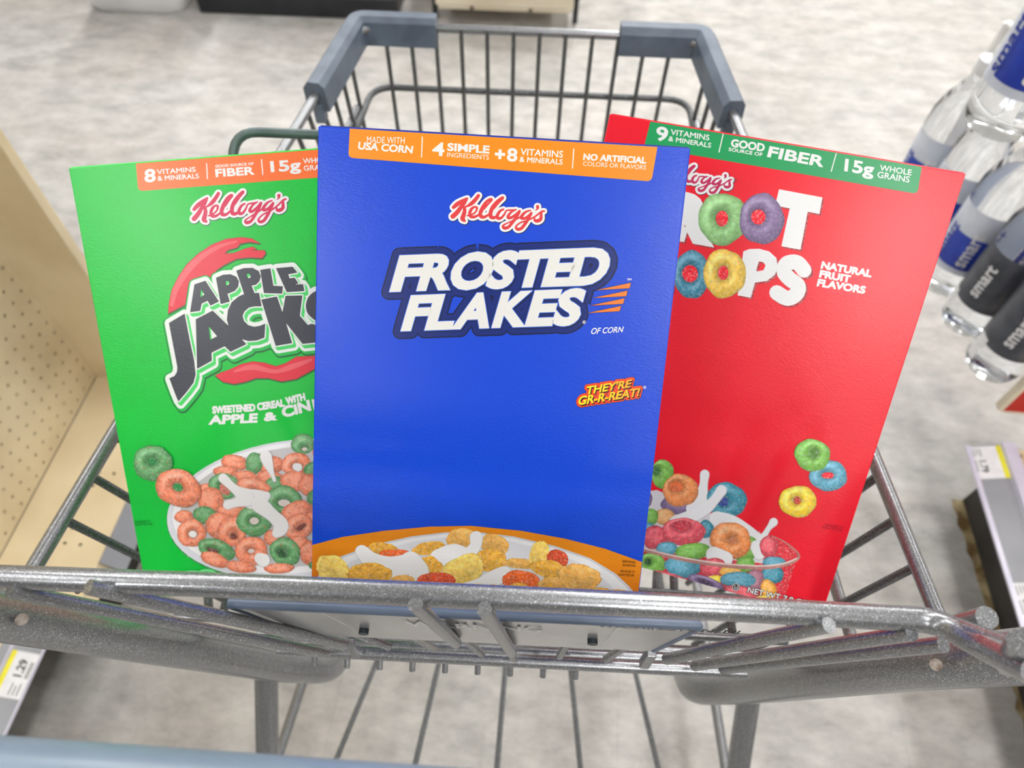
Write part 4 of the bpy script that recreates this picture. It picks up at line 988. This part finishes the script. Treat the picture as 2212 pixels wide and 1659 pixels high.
for x, y, rx, ry, c, a, h, hc in (
 (1510, 740, 80, 60, 0, 0, None, None), (1560, 820, 80, 60, 1, 0, None, None), (985, 800, 84, 45, 0, 10, None, None), (1190, 812, 84, 52, 0, 0, None, None), (1095, 805, 50, 66, 1, 10, None, None), (1375, 692, 68, 60, 1, 0, (12, 30, 16, 10), MH),
 (930, 852, 72, 36, 0, 0, None, None), (1335, 805, 88, 62, 0, -10, (5, 24, 26, 14), MH), (1050, 885, 66, 40, 0, 10, None, None), (1185, 882, 78, 38, 0, 5, None, None), (1450, 850, 70, 60, 1, 0, None, None),
 (820, 950, 50, 30, 0, 0, None, None), (920, 935, 88, 76, 1, 10, (12, 8, 34, 40), S((210, 120, 100))), (1215, 922, 66, 42, 1, -20, None, None), (1330, 905, 84, 62, 0, 0, None, None), (1095, 935, 104, 46, 0, 14, (10, 22, 18, 6), BD), (1420, 930, 70, 66, 0, 0, None, None),
 (845, 1018, 74, 78, 0, 0, None, None), (1265, 1018, 108, 86, 1, 5, (5, 14, 34, 20), MH), (1470, 1010, 70, 70, 1, 0, None, None), (690, 1112, 54, 38, 0, 0, None, None), (970, 1075, 88, 42, 0, 0, None, None), (810, 1102, 68, 52, 1, 5, None, None),
 (1345, 1082, 96, 62, 0, -15, None, None), (735, 1205, 84, 82, 0, 0, (6, 6, 24, 18), MH), (905, 1162, 92, 76, 0, 0, None, None), (968, 1195, 84, 88, 0, 30, (24, 20, 20, 16), BD), (1097, 1135, 102, 90, 1, 0, (0, 0, 26, 20), MH), (1470, 1130, 80, 70, 0, 0, None, None),
 (1355, 1168, 86, 74, 0, -30, (10, 10, 30, 14), BD), (1210, 1232, 60, 48, 0, 0, None, None), (1360, 1262, 54, 40, 0, 0, None, None), (1080, 1308, 95, 84, 0, 0, (0, 0, 18, 12), MH), (880, 1300, 112, 58, 1, 18, (-20, 12, 34, 12), BD), (1275, 1312, 92, 80, 1, 25, (-12, 18, 32, 20), GD),
 (1420, 1320, 60, 72, 0, 0, None, None), (870, 1358, 88, 40, 0, 20, None, None), (1020, 1400, 88, 34, 0, 8, None, None), (1240, 1408, 88, 30, 0, -2, None, None), (1500, 1390, 88, 40, 1, -2, None, None)):
    hp(x, y, rx, ry, c, a, h, hc)
mk([(1165, 765, 34), (1180, 810, 26), (1200, 860, 12), (1215, 900, 9)])
mk([(918, 888, 26), (985, 950, 24), (1060, 1000, 50), (1110, 1010, 55), (1170, 990, 22)]); mk([(1060, 1010, 40), (990, 1030, 24), (945, 1042, 26)]); mk([(1130, 1040, 48), (1200, 1100, 36), (1250, 1150, 40), (1250, 1180, 40), (1228, 1205, 26)])
mk([(1130, 1350, 30), (1150, 1362, 38)]); mk([(1340, 822, 20), (1352, 826, 22)]); mk([(742, 1210, 18), (748, 1212, 18)])
hp(512, 800, 113, 103, 1, 0, (-2, -10, 27, 20), S((20, 130, 60))); hp(660, 945, 136, 106, 0, 22, (-4, -4, 30, 22), S((50, 150, 80)))
K.end('bowl_picture', M_photo)
K.begin()
for cx, cy, rx in ((640, 1462, 70), (735, 1450, 66), (822, 1442, 60)): K.poly(ell(cx, cy, rx, 32, -3, 24), S((110, 226, 140)))
dg = S((10, 60, 26))
for t, q in (('ENLARGED TO', ((410, 1147), (500, 1142), (408, 1135))), ('SHOW TEXTURE', ((412, 1163), (512, 1158), (411, 1151))), ('210', ((690, 1455), (738, 1452), (688, 1434))), ('13g', ((803, 1452), (842, 1448), (802, 1426))), ('PER 1 1/3 CUP', ((502, 1576), (720, 1562), (498, 1548)))):
    K.text(t, tuple(c2(*p) for p in q), dg, .01, up=False)
K.up(); K.end('small_print')

# ---- red box (right)
R_k = 1.10
rTL = CAM+(V((.0408, .3681, 1.0034))-CAM)*R_k
RED = S((242, 0, 38))
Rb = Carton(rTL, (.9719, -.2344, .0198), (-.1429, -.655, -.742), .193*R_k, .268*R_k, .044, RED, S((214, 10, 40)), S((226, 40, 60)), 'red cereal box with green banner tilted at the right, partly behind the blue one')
c6 = lambda x, y: (1300+x/2.765, 230+y/2.765); Q6 = lambda *p: tuple(c6(*q) for q in p)
Rb.begin(); rbanner(Rb, c6(297, 60), c6(252, 240), c6(1884, 522), c6(1921, 330), S((20, 160, 92)))
for t, q, bo in (('9', ((322, 203), (390, 212), (330, 118)), .05), ('VITAMINS', ((410, 168), (640, 203), (414, 135)), .03), ('& MINERALS', ((397, 205), (650, 247), (402, 177)), .03),
                 ('GOOD', ((770, 240), (968, 270), (777, 194)), .05), ('SOURCE OF', ((757, 265), (957, 298), (760, 245)), .02), ('FIBER', ((988, 300), (1320, 362), (1004, 238)), .055),
                 ('15g', ((1446, 408), (1618, 436), (1456, 313)), .05), ('WHOLE', ((1660, 382), (1848, 412), (1664, 348)), .03), ('GRAINS', ((1645, 424), (1835, 455), (1650, 388)), .03)):
    Rb.text(t, Q6(*q), w, bo, up=False)
for p, q in (((725, 165), (700, 272)), ((1400, 282), (1370, 388))): Rb.stroke([(*c6(*p), 1.1), (*c6(*q), 1.1)], w, n=1, up=False)
Rb.up(); Rb.end('vitamin_banner')
T, sc = affine(((1990, 520), (1160, 240), (1460, 890)), (c6(776, 438), c6(553, 352), c6(655, 518))); logo(Rb, T, sc, S((196, 30, 88)))
Rb.begin()
Tp = [c6(*p) for p in [(1060, 497), (1315, 545), (1298, 640), (1228, 626), (1185, 853), (1075, 833), (1125, 607), (1038, 590)]]
Pp = [c6(*p) for p in [(845, 866), (880, 852), (940, 850), (1000, 866), (1043, 905), (1050, 955), (1035, 1005), (985, 1042), (915, 1052), (890, 1142), (812, 1128)]]
Ph = [c6(*p) for p in [(938, 925), (965, 930), (978, 950), (965, 978), (930, 985), (922, 980)]]
Sp = [(*c6(x, y), 45/2.765) for x, y in ((1208, 978), (1165, 932), (1105, 938), (1088, 985), (1120, 1028), (1172, 1070), (1162, 1120), (1108, 1146), (1045, 1112))]
gR = Rb.glyphs('R', (c6(390, 790), c6(668, 840), c6(430, 500), c6(690, 545)), .10)
gF = Rb.glyphs('F', (c6(180, 745), c6(360, 780), c6(215, 470), c6(400, 505)), .10)
gL = Rb.glyphs('L', (c6(230, 1070), c6(425, 1108), c6(262, 790), c6(460, 825)), .10)
for col, sh in ((S((160, 6, 30)), (3.2, 3.4)), (WHITE, (0, 0))):
    for vs, fs in (gR, gF, gL): Rb.fat(vs, fs, .6, col, sh)
    Rb.outline([Tp], .8, col, sh); Rb.shape([Tp], col, sh); Rb.shape([Pp, Ph], col, sh); Rb.stroke(Sp, col, T=lambda x, y: (x+sh[0], y+sh[1]), up=False); Rb.up()
def hR(x, y, rx, ry, col, a=0, hole=None, hc=None, f=c6, k=1/2.765): Rb.hoop(*f(x, y), rx*k, ry*k, col, a, hole and tuple(v*k for v in hole), hcol=hc)
LG, PU, TE, YE, OG, PK = S((140, 196, 118)), S((130, 106, 150)), S((44, 134, 160)), S((240, 196, 60)), S((244, 146, 74)), S((226, 74, 92))
hR(722, 672, 147, 157, LG, 0, (-4, -2, 36, 46), RED); hR(955, 672, 134, 153, PU, 0, (-20, -12, 42, 44), RED); hR(535, 1003, 108, 145, TE, 0, (-8, -4, 46, 50), RED); hR(733, 998, 128, 147, YE, 0, (-8, -4, 31, 42), RED)
Rb.ring(*c6(1250, 1007), 3.2, .8, (.1, .01, .02)); Rb.ring(*c6(797, 439), 3.2, .8, (.1, .01, .02)); Rb.up(); Rb.end('product_title', M_photo)
Rb.begin()
for t, q in (('NATURAL', ((1308, 967), (1605, 1020), (1318, 926))), ('FRUIT', ((1298, 1019), (1480, 1052), (1306, 978))), ('FLAVORS', ((1284, 1072), (1568, 1118), (1294, 1030)))): Rb.text(t, Q6(*q), w, .06, up=False)
Rb.up(); Rb.end('flavour_text')
c7 = lambda x, y: (1370+x/3.03, 900+y/3.03); q7 = 1/3.03
def h7(x, y, rx, ry, col, a=0, hole=None, hc=None): hR(x, y, rx, ry, col, a, hole, hc, c7, q7)
def m7(pts): Rb.stroke([(*c7(x, y), r*q7) for x, y, r in pts], S((196, 190, 196)), grow=.8); Rb.stroke([(*c7(x-1, y-2), r*q7) for x, y, r in pts], S((240, 240, 242)))
Rb.begin()
Gn, BL_, TE2, YE2 = S((120, 188, 66)), S((84, 164, 190)), S((40, 142, 166)), S((246, 210, 30))
Rb.poly([c7(*p) for p in [(-160, 760), (100, 640), (400, 620), (700, 700), (900, 780), (1040, 850), (1080, 915), (1040, 1000), (990, 1180), (1000, 1330), (-160, 1330)]], S((222, 40, 56)))
Rb.poly([c7(*p) for p in [(-160, 640), (0, 500), (150, 480), (330, 560), (520, 640), (720, 690), (820, 760), (860, 830), (840, 960), (-160, 850)]], S((226, 222, 228)))
h7(60, 540, 60, 60, PU); h7(185, 375, 76, 96, Gn, 0, (-40, -20, 26, 30), S((60, 120, 50))); h7(300, 570, 125, 72, PU); m7([(462, 378, 30), (455, 440, 26), (440, 520, 40), (400, 600, 60)])
h7(605, 545, 132, 116, TE2, 10, (-20, 15, 34, 30), S((40, 70, 150))); h7(303, 482, 117, 108, OG, 0, (-28, -26, 44, 34), S((232, 110, 50)))
h7(200, 655, 66, 55, S((240, 176, 110))); h7(110, 655, 48, 55, Gn); m7([(572, 482, 34), (530, 540, 30), (470, 600, 38), (380, 650, 42), (270, 690, 40)])
m7([(912, 690, 27), (880, 730, 16), (830, 790, 22), (740, 750, 40), (640, 690, 44), (540, 670, 50)]); h7(90, 750, 60, 60, BL_); h7(140, 790, 90, 78, PK); h7(470, 735, 50, 60, TE2)
h7(720, 860, 95, 90, Gn); m7([(800, 850, 40), (820, 900, 36)]); h7(880, 850, 60, 72, PK); h7(325, 752, 142, 92, PK, 3, (-12, -38, 52, 26), S((206, 40, 64)))
h7(215, 862, 70, 45, BL_); h7(385, 880, 118, 55, Gn, -5); h7(632, 808, 138, 118, OG, 22, (10, -6, 26, 18), S((200, 120, 80)))
h7(915, 950, 76, 36, BL_); m7([(520, 900, 50), (600, 930, 46)])
h7(120, 962, 88, 72, Gn, 10, (-30, -8, 22, 22), S((40, 90, 40))); h7(400, 975, 50, 50, TE2); h7(305, 985, 108, 68, BL_, 15); h7(520, 985, 92, 62, PK); h7(640, 1012, 86, 36, S((246, 180, 70))); h7(730, 965, 60, 50, Gn)
h7(905, 1030, 74, 62, TE2); h7(790, 1070, 60, 75, S((170, 110, 130))); h7(880, 1130, 50, 70, S((246, 170, 50)), -20); h7(530, 1062, 60, 26, YE2)
h7(250, 1060, 150, 34, PK, 18); h7(475, 1092, 128, 46, PU, 22, (-10, -4, 52, 14), S((70, 50, 84))); h7(680, 1065, 118, 52, BL_, 2); h7(700, 1155, 120, 50, PK, 12); h7(850, 1195, 60, 30, YE2)
Rb.stroke([(*c7(x, y), r*q7) for x, y, r in ((-100, 840, 12), (60, 868, 13), (250, 915, 14), (450, 952, 15), (650, 976, 15), (850, 984, 14), (980, 968, 12), (1062, 935, 9), (1078, 905, 6), (1050, 868, 5), (980, 815, 4), (900, 778, 3))], S((186, 130, 122)))
Rb.stroke([(*c7(x, y), r*q7) for x, y, r in ((-100, 832, 4), (60, 860, 4), (250, 906, 4), (450, 943, 5), (650, 966, 5), (850, 974, 5), (980, 958, 5), (1062, 925, 4))], S((238, 214, 208)))
h7(1270, 385, 124, 102, BL_, 0, (-4, -2, 40, 20), RED); h7(1165, 250, 118, 106, Gn, 15, (10, -12, 26, 36), S((80, 130, 40))); h7(1070, 553, 124, 104, YE2, 0, (-4, -6, 24, 26), S((200, 60, 30)))
Rb.end('bowl_picture', M_photo)
Rb.begin(); ik = S((40, 16, 30))
Rb.disc(*c7(665, 1113), 8.6, ik, 20); Rb.up(); Rb.ring(*c7(665, 1113), 7.3, 1.4, w); Rb.text('U', tuple(c7(*p) for p in ((655, 1124), (675, 1126), (657, 1102))), w, .03)
Rb.text('NET WT 7.9 OZ (223g)', tuple(c7(*p) for p in ((737, 1160), (1290, 1290), (748, 1112))), w, .03, r=1.1, rcol=ik)
for t, q in (('ENLARGED TO', ((1252, 712), (1365, 732), (1254, 697))), ('SHOW TEXTURE', ((1230, 728), (1360, 750), (1232, 714)))): Rb.text(t, tuple(c7(*p) for p in q), S((150, 10, 40)), .0, up=False)
Rb.up(); Rb.end('small_print')
